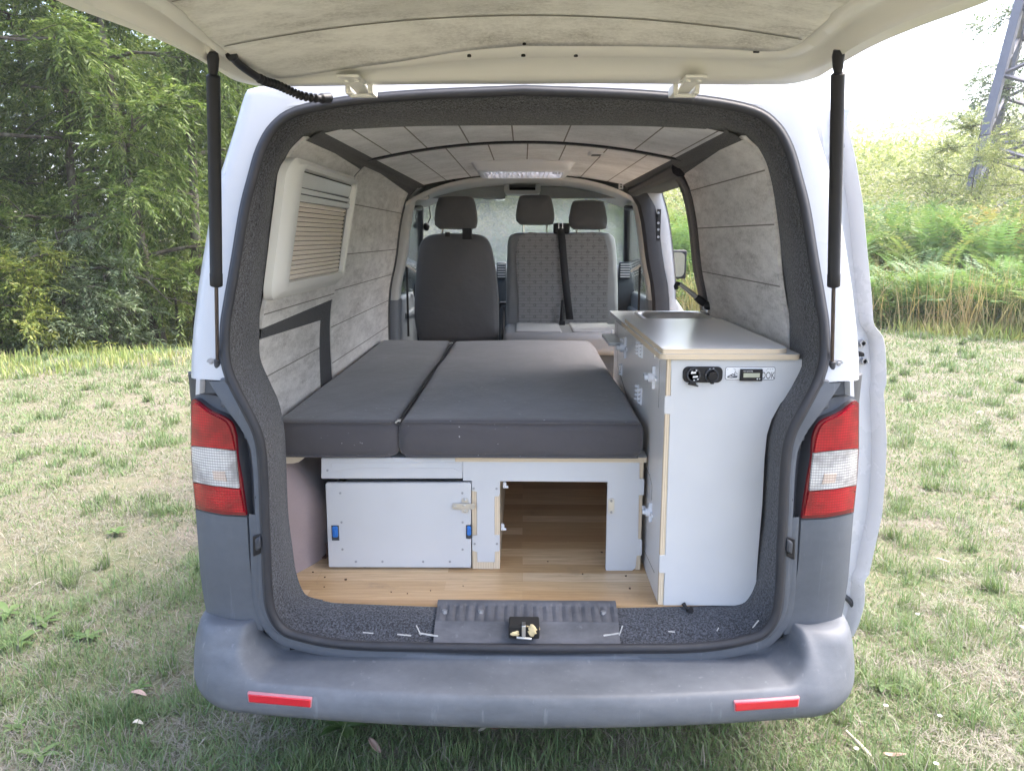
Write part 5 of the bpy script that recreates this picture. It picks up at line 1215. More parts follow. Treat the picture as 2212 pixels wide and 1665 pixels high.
# windscreen, pillars, dashboard
mb = MB(); rows = []
for t in np.linspace(0, 1, 8):
    y, z, w = lerp(3.27, 4.26, t), lerp(1.835, 1.12, t), lerp(0.70, 0.82, t); rows.append([Vector((x*w, y+0.05-0.10*abs(x)**2, z)) for x in np.linspace(-1, 1, 11)])
mb.loft(rows); ws = mb.build('windscreen', M['windscreen'], van, ang=0)
p = P(1328, 434, Y=3.33); mb = MB(); mb.box((p.x-0.03, 3.325, p.z-0.008), (p.x+0.03, 3.328, p.z+0.010)); mb.build('windscreen_sticker', M['green_tag'], ws)
for s in (-1, 1):
    mb = MB(); mb.tube([(s*0.66, 3.18, 1.85), (s*0.72, 3.32, 1.76), (s*0.765, 3.70, 1.50), (s*0.81, 4.05, 1.25)], [0.05, 0.045, 0.045, 0.05], 12, squash=1.0); mb.build('windscreen_pillar_trim', M['trim'], van, ang=0)
    # cab door: inner panel, frame, glass
    cdr = MB(); x = s*0.80
    cdr.box((min(x, x-s*0.05), 2.72, 0.50), (max(x, x-s*0.05), 3.95, 1.16)); cdr = cdr.build('cab_door', M['trim_lo'], van, bevel=0.02)
    mb = MB(); F_ = [(0.775, 2.76, 1.16), (0.665, 2.76, 1.70), (0.655, 3.12, 1.71), (0.765, 3.90, 1.16)]
    pts = [Vector((s*a, b, c)) for a, b, c in F_]; mb.tube(pts, 0.022, 8); mb.build('window_frame', M['black'], cdr, ang=60)
    mb = MB(); mb.prism(pts, (s*0.006, 0, 0)); mb.build('door_glass', M['glass'], cdr, smooth_=False)
    mb = MB(); q = [Vector((s*0.74, 2.95, 1.33)), Vector((s*0.70, 2.95, 1.31))]; mb.box((s*0.745-0.02, 3.0, 1.02), (s*0.745+0.02, 3.5, 1.06)); mb.build('armrest', M['trim_lo'], cdr, bevel=0.012)
    # door mirror outside
    mb = MB(); m0 = Vector((s*1.06, 3.62, 1.33)); mb.box((m0.x-0.085, 3.60, 1.24), (m0.x+0.085, 3.70, 1.44)); mb.tube([(s*0.84, 3.66, 1.24), (s*0.99, 3.66, 1.28)], 0.03, 8); dm = mb.build('door_mirror', M['black'], van, bevel=0.05, bseg=4)
    mb = MB(); mb.prism(rrect(m0.x-0.07, 1.255, m0.x+0.07, 1.425, 0.035, 3.598), (0, 0.003, 0)); mb.build('mirror_glass', simple('mirror_glass', (0.30, 0.33, 0.36), 0.03, metal=1.0, var=0.01), dm)
    # belt and white belt guide on the pillar
    g = P(878 if s < 0 else 1383, 573, Y=2.66); e = g+Vector((-s*0.055, -0.02, -0.035*1)); mb = MB(); mb.tube([g, e], [0.008, 0.008], 8)
    if s > 0: pass
    gb = mb.build('belt_guide', M['white_plastic'], van); mb = MB(); mb.box((g.x-0.006, 2.665, 0.95), (g.x+0.006, 2.67, g.z)); mb.build('pillar_belt', M['belt'], gb)
p = P(918, 460, Y=3.45); mb = MB(); mb.tube([P(926,452,Y=3.3)+Vector((0, 0, 0.06)), P(930,470,Y=3.3), P(923,485,Y=3.3)], 0.004, 6); mb.ball(P(921, 490, Y=3.3), 0.022, 10, 8, (1, 1, 1.3)); mb.build('dangling_cable', M['black'], van)
# dashboard
mb = MB(); pr = [(3.55, 0.75), (3.52, 1.00), (3.50, 1.20), (3.53, 1.29), (3.62, 1.33), (3.80, 1.33), (4.1, 1.24)]
mb.loft([[Vector((x, y, z)) for x in np.linspace(-0.77, 0.77, 9)] for y, z in pr]); dash = mb.build('dashboard', M['dash'], van, ang=50)
for x0, x1 in ((1073,1094),(1336,1362),(880,893)):
    a, b = P(x0, 602, Y=3.50), P(x1, 566, Y=3.50); mb = MB(); mb.box((a.x, 3.47, a.z), (b.x, 3.53, b.z)); v = mb.build('air_vent', M['dash'], dash, bevel=0.01)
    mb = MB(); n = 6
    for k in range(n): z = lerp(a.z+0.015, b.z-0.015, k/(n-1)); mb.box((a.x+0.008, 3.462, z-0.003), (b.x-0.008, 3.48, z+0.003))
    mb.build('vent_slat', M['grey_plastic'] if x0 > 1000 else M['dash'], v)
mb = MB(); c = P(1092, 650, Y=3.4); mb.tube([Vector((c.x-0.42+0.19*math.cos(t), 3.35-0.07*math.sin(t), 1.16+0.17*math.sin(t))) for t in np.linspace(0, 2*math.pi, 25)], 0.014, 8); mb.build('steering_wheel', M['black'], dash)
mb = MB(); mb.tube([P(1076,668,Y=3.2), P(1082,655,Y=3.2), P(1094,655,Y=3.2), P(1099,668,Y=3.2)], 0.012, 8); mb.tube([P(1086,740,Y=3.1), P(1088,664,Y=3.2)], 0.01, 8); mb.build('gear_lever', M['black'], dash)
mb = MB(); mb.box((-0.78, 2.6, 0.44), (0.78, 4.2, 0.50)); mb.build('cab_floor', M['black'], van)
# right doorway: jamb, black rail, rear edge felt
mb = MB(); zz = np.linspace(0.52, 1.78, 16)
mb.loft([[Vector((W(z)+0.055, 2.505, z)), Vector((W(z)+0.06, 2.46, z)), Vector((HW(z)-0.015, 2.45, z)), Vector((HW(z), 2.46, z))] for z in zz]); jb = mb.build('door_jamb', M['paint'], van, ang=60)
a, b = P(1417, 520, Y=2.449), P(1428, 452, Y=2.449)
mb = MB(); mb.box((a.x, 2.440, a.z), (b.x, 2.452, b.z)); lk = mb.build('lock_plate', M['black'], jb, bevel=0.003)
for py in (460, 482, 496, 512): mb = MB(); c = P(1422, py, Y=2.44); mb.cyl((c.x, 2.436, c.z), (c.x, 2.442, c.z), 0.007, 10); mb.build('lock_screw', M['screw'], lk)
mb = MB(); mb.loft([[Vector((W(z)+0.058, 2.452, z)), Vector((W(z)+0.03, 2.44, z)), Vector((W(z)-0.02, 2.445, z)), Vector((W(z)-0.035, 2.47, z)), Vector((W(z)-0.03, 2.51, z))] for z in zz]); mb.build('jamb_seal', M['rubber'], van)
mb = MB(); zz = np.linspace(0.52, 1.79, 18)
yF = yR
mb.loft([[Vector((W(z)-0.006, yF-0.004, z)), Vector((W(z)-0.012, yF+0.02, z)), Vector((W(z)-0.010, yF+0.085, z)), Vector((W(z)+0.02, yF+0.105, z)), Vector((HW(z)-0.01, yF+0.09, z))] for z in zz]); mb.build('doorway_felt', M['strip'], van, ang=0)
mb = MB(); mb.tube([(0.60, yF-0.05, 1.79), (0.61, 2.0, 1.785), (0.61, 2.52, 1.78)], [0.034]*3, 10); mb.box((0.60, yF, 1.765), (HW(1.77)-0.005, 2.47, 1.80)); mb.build('doorway_header', M['strip'], van)
mb = MB(); mb.box((0.74, 1.36, 0.44), (0.885, 2.45, 0.515)); mb.build('door_sill', M['paint'], van)
# ================================================================== SLIDING DOOR (slid back along the right flank)
YD = 0.30
dpx = [(1812,243),(1839,235),(1837,245),(1830,256),(1849,336),(1866,437),(1877,557),(1885,638),(1889,702),(1897,712),(1908,724),(1914,744),(1917,790),(1917,832),(1910,848),(1913,868),(1918,957),(1915,1024),(1908,1111),(1902,1140),(1890,1192),(1880,1240),(1868,1256),(1871,1276),(1869,1310),(1857,1350),(1845,1375)]
o3 = [P(a, b, Y=YD) for a, b in dpx]
o3 = [o3[0]]+o3[1:]
i3 = [Vector((p.x-(0.14 if 1.0 < p.z < 1.75 else 0.12), YD, p.z)) for p in o3[1:]]
i3 = [Vector((p.x-0.10, YD, p.z)) for p in o3[1:]]
mb = MB(); A = resample(o3[1:], 90); _k = 7; sm = [sum(A[max(0, i-_k):i+_k+1], Vector())/len(A[max(0, i-_k):i+_k+1]) for i in range(len(A))]; i3 = [Vector((p.x-0.10, YD, a.z)) for p, a in zip(sm, A)]
depth = [0.0, 0.012, 0.05, 0.6, 1.12]
def drow(k, y, ins): return None
# flange lip, recessed rear face, outer skin
mid = [a.lerp(b, 0.16)+Vector((0, 0.006, 0)) for a, b in zip(A, i3)]; mid2 = [a.lerp(b, 0.30)+Vector((0, 0.035, 0)) for a, b in zip(A, i3)]; mid3 = [a.lerp(b, 0.75)+Vector((0, 0.022, 0)) for a, b in zip(A, i3)]
inn = [b+Vector((0, 0.06, 0)) for b in i3]
mb.loft([inn, mid3, mid2, mid, [a.lerp(b, 0.03) for a, b in zip(A, i3)], [a+Vector((0.003, 0.012, 0)) for a in A], [a+Vector((0, 0.5, 0)) for a in A], [a+Vector((0, 1.14, 0)) for a in A], [b+Vector((0, 1.14, 0)) for b in i3], inn])
sd = mb.build('sliding_door', M['paint'], van, ang=50)
for a, b, r in ((1860,740,0.011),(1863,779,0.011)):
    mb = MB(); c = P(a, b, Y=YD+0.03); mb.tube([(c.x, YD+0.04, c.z), (c.x, YD+0.012, c.z), (c.x, YD+0.012, c.z), (c.x, YD+0.02, c.z)], [r, r*0.9, r*0.5, r*0.4], 16); mb.build('hinge_bolt', M['screw'], sd)
mb = MB(); q = [P(a, b, Y=YD+0.0) for a, b in ((1836,756),(1843,756),(1862,760),(1868,763),(1868,770),(1862,771),(1836,768))]; mb.prism(q, (0, 0.06, 0)); mb.build('door_hook', M['black'], sd, bevel=0.002)
mb = MB(); q = [P(a, b, Y=0.20) for a, b in ((1827,760),(1831,748),(1835,750),(1838,800),(1840,870),(1829,858))]; mb.prism(q, (0, 0.30, 0)); mb.build('runner_rail', M['paint'], van, bevel=0.002)
w = catmull([P(a, b, Y=YD+0.03) for a, b in ((1822,1285),(1838,1300),(1846,1318),(1846,1340),(1838,1358))], 6); mb = MB(); mb.tube(w, 0.0085, 10); p = P(1828, 1297, Y=YD); mb.build('cable_hose', M['rubber_grey'], sd)
for a, b, c_, d in ((1815,308,1829,322),(1793,332,1811,345)):
    p, q = P(a, d, Y=YD+0.03), P(c_, b, Y=YD+0.03); mb = MB(); mb.box((p.x, YD+0.012, p.z), (q.x, YD+0.05, q.z)); mb.build('access_slot', M['screw'], sd, bevel=0.006)
# ================================================================== LAND
_lat = rng.random((256, 256))
def vnoise(x, y, f):
    x = np.asarray(x)*f+37.3; y = np.asarray(y)*f+91.7; xi = np.floor(x).astype(int); yi = np.floor(y).astype(int); u = x-xi; v = y-yi
    u = u*u*(3-2*u); v = v*v*(3-2*v); g = lambda a, b: _lat[a % 256, b % 256]
    return (g(xi, yi)*(1-u)+g(xi+1, yi)*u)*(1-v)+(g(xi, yi+1)*(1-u)+g(xi+1, yi+1)*u)*v
def fbm(x, y, f, o=4): return sum(vnoise(x, y, f*2**k)*0.5**(k+1) for k in range(o))/(1-0.5**o)
def sstep(a, b, x):
    t = np.clip((x-a)/(b-a), 0, 1); return t*t*(3-2*t)
def height(x, y):
    x = np.asarray(x, float); y = np.asarray(y, float); D = np.hypot(x, y+1.9); az = np.degrees(np.arctan2(x, y+1.9))
    wR = sstep(-14, 4, az)*sstep(160, 60, az)
    h = wR*(2.4*sstep(15, 33, D)+4.4*sstep(28, 75, D)+14*sstep(70, 190, D)*(0.55+0.7*sstep(15, 40, az)))
    h = h - (1-wR)*0.9*sstep(11.2, 16, D) + (1-wR)*sstep(25, 120, D)*6
    return h+0.015*(fbm(x, y, 0.8)-0.5)*sstep(3, 6, D)
radii = np.concatenate([[0.02], np.linspace(0.6, 14, 46), np.geomspace(15, 400, 44)]); na = 240
ang = np.linspace(0, 2*np.pi, na, endpoint=False); RR, AA = np.meshgrid(radii, ang, indexing='ij'); GX, GY = RR*np.sin(AA), RR*np.cos(AA)-1.0
V = np.stack([GX, GY, height(GX, GY)], -1).reshape(-1, 3); nr = len(radii)
i, j = np.meshgrid(np.arange(nr-1), np.arange(na), indexing='ij'); j2 = (j+1) % na
Fq = np.stack([i*na+j, i*na+j2, (i+1)*na+j2, (i+1)*na+j], -1).reshape(-1, 4)
def ground_mat():
    t = NT('dry_meadow_soil'); v = t.coord(); a = t.noise(v, 1.1, 6, 0.65); b = t.noise(v, 14, 6, 0.7); c = t.noise(v, 90, 4, 0.7)
    col = t.mix(t.ramp(a, [(0.38, 0.0), (0.62, 1.0)]), (0.21, 0.185, 0.155), (0.145, 0.165, 0.09))
    col = t.mix(t.math('MULTIPLY', t.ramp(b, [(0.42, 0.0), (0.68, 1.0)]), 0.6), col, (0.30, 0.25, 0.18)); col = t.mix(t.math('MULTIPLY', t.ramp(c, [(0.3, 1.0), (0.6, 0.0)]), 0.45), col, (0.10, 0.085, 0.06))
    t.set(color=col, rough=0.95, spec=0.1); t.bump(t.math('ADD', b, c), 0.8, 0.02); return t.m
gnd = np_mesh('ground', V, Fq, ground_mat()); gnd.data.polygons.foreach_set('use_smooth', [True]*len(gnd.data.polygons))
tag(gnd, 'dry trampled meadow with patches of green grass around the van', 'ground', kind='structure')
# ------------------------------------------------------------------ vegetation materials (colour by island and by tone attribute)
def veg(name, cols, rough=0.5, trans=0.35, attr=False, spec=0.35):
    t = NT(name); g = t.node('ShaderNodeNewGeometry'); r = g.outputs['Random Per Island']
    if attr:
        at = t.node('ShaderNodeAttribute', attribute_name='tone'); f = t.math('ADD', t.math('MULTIPLY', at.outputs['Fac'], 0.8), t.math('MULTIPLY', r, 0.2))
    else:
        n = t.noise(t.coord(), 1.3, 3); f = t.math('ADD', t.math('MULTIPLY', n, 0.5), t.math('MULTIPLY', r, 0.5))
    k = len(cols); col = t.ramp(f, [(0.02+0.96*i/(k-1) if attr else 0.2+0.6*i/(k-1), c) for i, c in enumerate(cols)])
    t.set(color=col, rough=rough, spec=spec)
    tl = t.node('ShaderNodeBsdfTranslucent'); t.link(t.mix(0.5, col, t.mix(1.0, col, (1.0, 1.1, 0.45), 'MULTIPLY')), tl.inputs[0])
    m = t.node('ShaderNodeMixShader', i_0=trans); t.link(t.b.outputs[0], m.inputs[1]); t.link(tl.outputs[0], m.inputs[2]); t.link(m.outputs[0], t.out.inputs[0]); return t.m
M['leaf'] = veg('willow_leaf', [(0.034, 0.060, 0.016), (0.080, 0.130, 0.030), (0.145, 0.205, 0.054), (0.24, 0.29, 0.105)], 0.45, 0.48, spec=0.3)
M['leaf_y'] = veg('yellow_green_leaf', [(0.08, 0.115, 0.025), (0.15, 0.20, 0.045), (0.24, 0.275, 0.06), (0.32, 0.31, 0.08)], 0.45, 0.4)
M['leaf_g'] = veg('grey_green_leaf', [(0.07, 0.105, 0.05), (0.13, 0.18, 0.09), (0.20, 0.25, 0.14), (0.27, 0.31, 0.19)], 0.35, 0.3, spec=0.6)
M['fernleaf'] = veg('fresh_weed_leaf', [(0.085, 0.15, 0.04), (0.14, 0.22, 0.06), (0.20, 0.28, 0.08), (0.26, 0.31, 0.12)], 0.5, 0.45)
M['scrub'] = veg('hillside_scrub_leaf', [(0.15, 0.19, 0.07), (0.24, 0.285, 0.10), (0.33, 0.355, 0.15), (0.40, 0.39, 0.20)], 0.6, 0.4)
M['fern'] = veg('bracken_frond', [(0.34, 0.17, 0.08), (0.36, 0.29, 0.12), (0.22, 0.29, 0.10), (0.14, 0.245, 0.085), (0.22, 0.32, 0.18)], 0.5, 0.4, attr=True)
M['grass'] = veg('meadow_grass', [(0.345, 0.305, 0.27), (0.25, 0.235, 0.19), (0.205, 0.235, 0.125), (0.16, 0.235, 0.095), (0.125, 0.215, 0.10)], 0.55, 0.3, attr=True)
M['straw'] = veg('tall_dry_grass', [(0.30, 0.155, 0.075), (0.42, 0.31, 0.15), (0.44, 0.37, 0.20), (0.27, 0.32, 0.10), (0.17, 0.28, 0.07)], 0.6, 0.3, attr=True)
def bark(name, c):
    t = NT(name); n = t.noise(t.coord((1, 1, 0.25)), 22, 6, 0.7); b = t.noise(t.coord(), 4, 4); col = t.mix(t.ramp(n, [(0.35, 0.0), (0.65, 1.0)]), tuple(x*0.5 for x in c), tuple(x*1.4 for x in c)); col = t.mix(t.math('MULTIPLY', t.ramp(b, [(0.5, 0.0), (0.7, 1.0)]), 0.5), col, (0.20, 0.21, 0.17)); t.set(color=col, rough=0.9, spec=0.15); t.bump(n, 0.8, 0.012); return t.m
M['bark'] = bark('mossy_bark', (0.075, 0.065, 0.05))
def leaves(O, Dr, L, Wd, N):                      # arrays -> diamond leaf quads
    side = np.cross(Dr, N); side /= np.linalg.norm(side, axis=1, keepdims=True)+1e-9
    a = O; b = O+Dr*(L*0.42)[:, None]+side*(Wd/2)[:, None]; c = O+Dr*L[:, None]-N*(L*0.12)[:, None]; d = O+Dr*(L*0.42)[:, None]-side*(Wd/2)[:, None]
    n = len(O); V = np.stack([a, b, c, d], 1).reshape(-1, 3); return V, np.arange(4*n).reshape(-1, 4)
def unit(v): return v/(np.linalg.norm(v, axis=-1, keepdims=True)+1e-9)
def sprays(o, d, length, n_leaf, leaf_l, leaf_w, droop, r):
    """o, d: (n,3) spray roots and directions"""
    n = len(o); t = np.tile(np.linspace(0.06, 1, n_leaf), n); idx = np.repeat(np.arange(n), n_leaf)
    Ls = (length*r.uniform(0.6, 1.25, n))[idx]; side = unit(np.cross(d, np.array([0, 0, 1.0])+r.normal(0, 0.25, (n, 3))))[idx]
    pos = o[idx]+d[idx]*(Ls*t)[:, None]; pos[:, 2] -= droop*Ls*t**2
    sgn = np.where(np.tile(np.arange(n_leaf) % 2, n) == 0, 1, -1)
    dirv = unit(d[idx]*0.75+side*(sgn*r.uniform(0.4, 1.0, len(t)))[:, None]+np.array([0, 0, -1.0])*(droop*t*0.9+0.15)[:, None]+r.normal(0, 0.18, (len(t), 3)))
    nrm = unit(np.array([0, 0, 1.0])+r.normal(0, 0.55, (len(t), 3)))
    return leaves(pos, dirv, leaf_l*r.uniform(0.6, 1.25, len(t)), leaf_w*r.uniform(0.7, 1.2, len(t)), nrm)
def tree(name, base, h, lean, seed, label, cat='tree', mat='leaf', limbs=8, subs=7, spr=13, nleaf=26, leaf_l=0.105, leaf_w=0.027, droop=0.45, trunk_r=0.085, spread=2.2, first=0.18, group=None, bare=0, spray_l=0.62):
    r = np.random.default_rng(seed); base = np.array(base, float); base[2] = float(height(base[0], base[1]))-0.05
    root = empty(name, base, label=label, cat=cat, group=group)
    n = 9; tp = [base+np.array([lean[0]*(t**1.2)*h, lean[1]*(t**1.2)*h, h*t])+np.append(r.normal(0, 0.035*h*0.25, 2), 0)*t for t in np.linspace(0, 1, n)]
    mb = MB(); mb.tube(tp, [trunk_r*(1-0.85*t)+0.008+(0.05 if t == 0 else 0) for t in np.linspace(0, 1, n)], 9)
    so, sd_ = [], []
    for k in range(limbs):
        t = first+(0.97-first)*k/max(1, limbs-1); f = t*(n-1); i0 = min(n-2, int(f)); p = tp[i0]+(tp[i0+1]-tp[i0])*(f-i0)
        az = k*2.4+r.uniform(-0.5, 0.5); Ln = spread*(1.05-0.55*t)*r.uniform(0.75, 1.2); el = r.uniform(0.05, 0.65); d = np.array([math.cos(az)*math.cos(el), math.sin(az)*math.cos(el), math.sin(el)])
        m = 7; lp_ = [p+d*Ln*s+np.array([0, 0, -0.25*Ln*s*s])+r.normal(0, 0.03, 3)*Ln*s for s in np.linspace(0, 1, m)]
        rr_ = trunk_r*0.42*(1-0.6*t)+0.006; mb.tube(lp_, [rr_*(1-0.8*s)+0.004 for s in np.linspace(0, 1, m)], 6)
        for q in range(subs):
            s = 0.2+0.8*(q+r.uniform(0, 0.8))/subs; s = min(1, s); fi = s*(m-1); i1 = min(m-2, int(fi)); p2 = lp_[i1]+(lp_[i1+1]-lp_[i1])*(fi-i1)
            d2 = unit(d+r.normal(0, 0.65, 3)+np.array([0, 0, 0.1])); L2 = Ln*0.42*r.uniform(0.6, 1.2); bp = [p2+d2*L2*u+np.array([0, 0, -0.3*L2*u*u]) for u in np.linspace(0, 1, 4)]
            mb.tube(bp, [0.011, 0.008, 0.006, 0.003], 4, caps=False)
            if q < bare: continue
            for e in range(spr):
                u = 0.1+0.9*r.random(); fi = u*3; i2 = min(2, int(fi)); so.append(bp[i2]+(bp[i2+1]-bp[i2])*(fi-i2)); sd_.append(unit(d2*0.7+r.normal(0, 0.6, 3)))
    V, Fq = sprays(np.array(so), np.array(sd_), spray_l, nleaf, leaf_l, leaf_w, droop, r)
    tr = mb.build('trunk', M['bark'], root, ang=0)
    np_mesh('crown', V-base, Fq, M[mat], root); return root
wood = 'trees along the left edge of the meadow'
def at(px, D):                                   # ground position under a picture column, D metres ahead
    t = (px-1130)/F_PX; return (t*D*1.01, D-1.88, 0)
tree('willow_tree', at(345, 12.2), 8.5, (-0.13, 0.03), 21, 'leafy green tree with a pale trunk leaning left, at the grass edge', limbs=12, subs=7, spr=19, first=0.20, group=wood, spread=2.3)
tree('willow_tree', at(432, 12.8), 9.0, (0.01, 0.02), 22, 'straight dark trunked tree standing closest to the left side of the van', limbs=12, subs=7, spr=18, first=0.16, group=wood, spread=2.2)
tree('willow_tree', at(-20, 11.4), 8.0, (0.02, 0.0), 23, 'tree standing in the corner left of all the other front row trees', limbs=11, subs=7, spr=18, first=0.22, group=wood, bare=2, spread=2.6)
tree('willow_tree', at(190, 12.8), 8.8, (-0.02, 0.02), 24, 'broad tree with drooping sprays of green leaves between the leaning trunk and the corner tree', limbs=12, subs=7, spr=19, first=0.15, group=wood, spread=2.5)
tree('willow_tree', at(-160, 12.0), 8.0, (0.0, 0.0), 25, 'tree at the very edge of the wood, mostly outside the picture', limbs=10, subs=6, spr=17, first=0.12, group=wood, spread=2.5)
tree('willow_tree', at(90, 16.0), 10.5, (0.02, 0.0), 26, 'tall tree in the second row, seen through gaps behind the corner tree', mat='leaf_y', limbs=12, subs=7, spr=18, first=0.10, group=wood, spread=3.0)
tree('willow_tree', at(290, 16.5), 10.5, (-0.02, 0.0), 27, 'tall tree in the second row behind the leaning trunk', limbs=12, subs=7, spr=19, first=0.10, group=wood, spread=3.0)
tree('willow_tree', at(500, 16.5), 10.5, (0.0, 0.0), 28, 'tall tree in the second row rising beside the van roof', limbs=12, subs=7, spr=19, first=0.10, group=wood, spread=2.8)
tree('willow_tree', at(640, 19.0), 9.0, (0.0, 0.0), 29, 'tree in the second row hidden behind the van body', limbs=10, subs=6, spr=16, first=0.10, group=wood, spread=3.0)
shr = 'shrubs under the trees'
for k, (px, D, h, mat, lb) in enumerate(((60,10.6,1.5,'leaf_y','yellow green shrub low under the corner tree'),(140,11.2,2.1,'leaf_g','silvery grey green shrub in front of the broad tree'),(235,11.0,1.3,'leaf_g','small grey green shrub at the foot of the broad tree'),(270,12.4,2.4,'leaf','dark green shrub left of the leaning trunk'),(385,12.2,1.7,'leaf_y','bright yellow green shrub between the leaning trunk and the van'),(-60,10.8,2.2,'leaf','dark shrub beyond the corner tree, cut off by the picture edge'),(330,14.5,3.0,'leaf','tall shrub in the dark gap behind the leaning trunk'),(170,14.8,3.2,'leaf','tall dark shrub behind the silvery shrub'),(440,14.6,2.8,'leaf','tall shrub behind the straight dark trunk'))):
    tree('shrub', at(px, D+(0.8 if px > 250 else 0.0 if px < 100 else 0.3)), h, (0, 0), 60+k, lb, 'shrub', mat, limbs=9, subs=5, spr=9, nleaf=18, leaf_l=0.075, leaf_w=0.022, droop=0.3, trunk_r=0.03, spread=h*0.55, first=0.1, group=shr, spray_l=0.4)
# far wood behind, one mass
def mass(name, az0, az1, D0, D1, n, z0, z1, leaf, mat, label, seed, clump=0.8, cat='woodland'):
    r = np.random.default_rng(seed); az = np.radians(r.uniform(az0, az1, n)); D = r.uniform(D0, D1, n); x = D*np.sin(az); y = D*np.cos(az)-1.88; zz = z0+(z1-z0)*r.random(n)**0.9
    dens = fbm(x*1.0, y+zz*0.9, 0.45, 3); top = z0+(z1-z0)*(0.55+0.75*fbm(x, y, 0.3, 3)); k = (dens > 0.36) & (zz < top)
    x, y, zz = x[k], y[k], zz[k]; m = len(x); g = height(x, y); o = np.stack([x, y, g+zz], 1); d = unit(r.normal(0, 1, (m, 3))*np.array([1, 1, 0.5])); nn = unit(np.array([0, 0, 1.0])+r.normal(0, 0.6, (m, 3)))
    V, Fq = leaves(o, d, leaf*r.uniform(0.6, 1.4, m), leaf*0.38*r.uniform(0.7, 1.3, m), nn); return tag(np_mesh(name, V, Fq, M[mat]), label, cat, kind='stuff')
mass('woodland', -78, -8, 18, 27, 250000, -0.8, 9.0, 0.26, 'leaf', 'dense dark wood behind the first trees', 5)
mass('hillside_scrub', -13, 64, 27, 62, 120000, 0.0, 2.6, 0.22, 'scrub', 'pale yellow green scrub covering the hillside', 6, cat='scrub')
mass('hilltop_trees', -13, 64, 95, 185, 52000, 0.0, 6.5, 0.75, 'scrub', 'far tree line along the top of the hill', 8)
mass('bramble_thicket', -13, 62, 17.5, 29, 95000, 0.0, 1.9, 0.11, 'scrub', 'bright green bramble thicket on the slope behind the bracken', 9, cat='thicket')
# bracken
def bracken(n, az0, az1, D0, D1, seed):
    r = np.random.default_rng(seed); az = np.radians(r.uniform(az0, az1, n)); D = r.uniform(D0, D1, n); x = D*np.sin(az); y = D*np.cos(az)-1.88; k = fbm(x, y, 0.5, 3) > 0.40; x, y = x[k], y[k]; n = len(x)
    L = r.uniform(0.7, 1.3, n); H = r.uniform(0.9, 1.85, n)*(0.75+0.5*sstep(15.4, 18, np.hypot(x, y+1.88))); hd = r.uniform(0, 2*np.pi, n); NP = 20; t = np.linspace(0.22, 1, NP)
    hv = np.stack([np.cos(hd), np.sin(hd), np.zeros(n)], 1); base = np.stack([x, y, height(x, y)], 1)
    pos = base[:, None, :]+hv[:, None, :]*(L[:, None]*(t**1.4)[None, :])[:, :, None]; pos[:, :, 2] += H[:, None]*(1.55*t-0.75*t*t)[None, :]
    tang = unit(np.gradient(pos, axis=1)); sd_ = unit(np.cross(tang, np.array([0, 0, 1.0]))); out = []; tone = []
    tn = np.clip(0.70+0.5*(fbm(x, y, 0.8, 3)-0.5)*1.6+r.normal(0, 0.08, n), 0.0, 1.0)
    tn = np.where(np.exp(-((x-10.6)**2+(y-14.6)**2)/1.2) > 0.35, tn*0.35, tn)
    for s in (1, -1):
        o = pos.reshape(-1, 3); pl_ = (0.34*(1-t)**0.75*t**0.25+0.012); ll = (L[:, None]*pl_[None, :]).ravel()*1.1
        d = unit(sd_*s+tang*0.45+np.array([0, 0, -0.18])).reshape(-1, 3); nn = unit(np.cross(tang, sd_).reshape(-1, 3)*1.0+r.normal(0, 0.2, (len(o), 3)))
        V, Fq = leaves(o, d, ll, ll*0.24+0.008, nn); out.append(V); tone.append(np.repeat(tn, NP*4))
    V = np.concatenate(out); return V, np.arange(len(V)).reshape(-1, 4), np.concatenate(tone)
def with_tone(o, tone):
    a = o.data.attributes.new('tone', 'FLOAT', 'POINT'); a.data.foreach_set('value', np.asarray(tone, np.float32)); return o
V, Fq, tn = bracken(8000, -12, 60, 14.9, 22.0, 3); tag(with_tone(np_mesh('bracken', V, Fq, M['fern']), tn), 'green bracken with one rusty brown patch on the bank at the meadow edge', 'bracken', kind='stuff')
# ------------------------------------------------------------------ blades: meadow grass and tall dry grass
def blades(x, y, z, h, w, lean, tone, r):
    n = len(x); hd = r.uniform(0, 2*np.pi, n); hv = np.stack([np.cos(hd), np.sin(hd), np.zeros(n)], 1); sv = np.stack([-np.sin(hd), np.cos(hd), np.zeros(n)], 1)
    tw = r.uniform(-0.6, 0.6, n); sv = sv*np.cos(tw)[:, None]+hv*np.sin(tw)[:, None]
    b = np.stack([x, y, z], 1); up = np.array([0, 0, 1.0]); c, s = np.cos(lean), np.sin(lean)
    m = b+up*(h*0.55*np.maximum(c, 0.18)**0.6)[:, None]+hv*(h*0.45*s)[:, None]; t = b+up*(h*np.maximum(c, 0.06))[:, None]+hv*(h*1.05*s)[:, None]
    W2 = sv*(w/2)[:, None]; V = np.stack([b-W2, b+W2, m+W2*0.8, m-W2*0.8, t], 1).reshape(-1, 3); k = np.arange(n)*5
    F3 = np.stack([np.stack([k, k+1, k+2], 1), np.stack([k, k+2, k+3], 1), np.stack([k+3, k+2, k+4], 1)], 1).reshape(-1, 3); return V, F3, np.repeat(tone, 5)
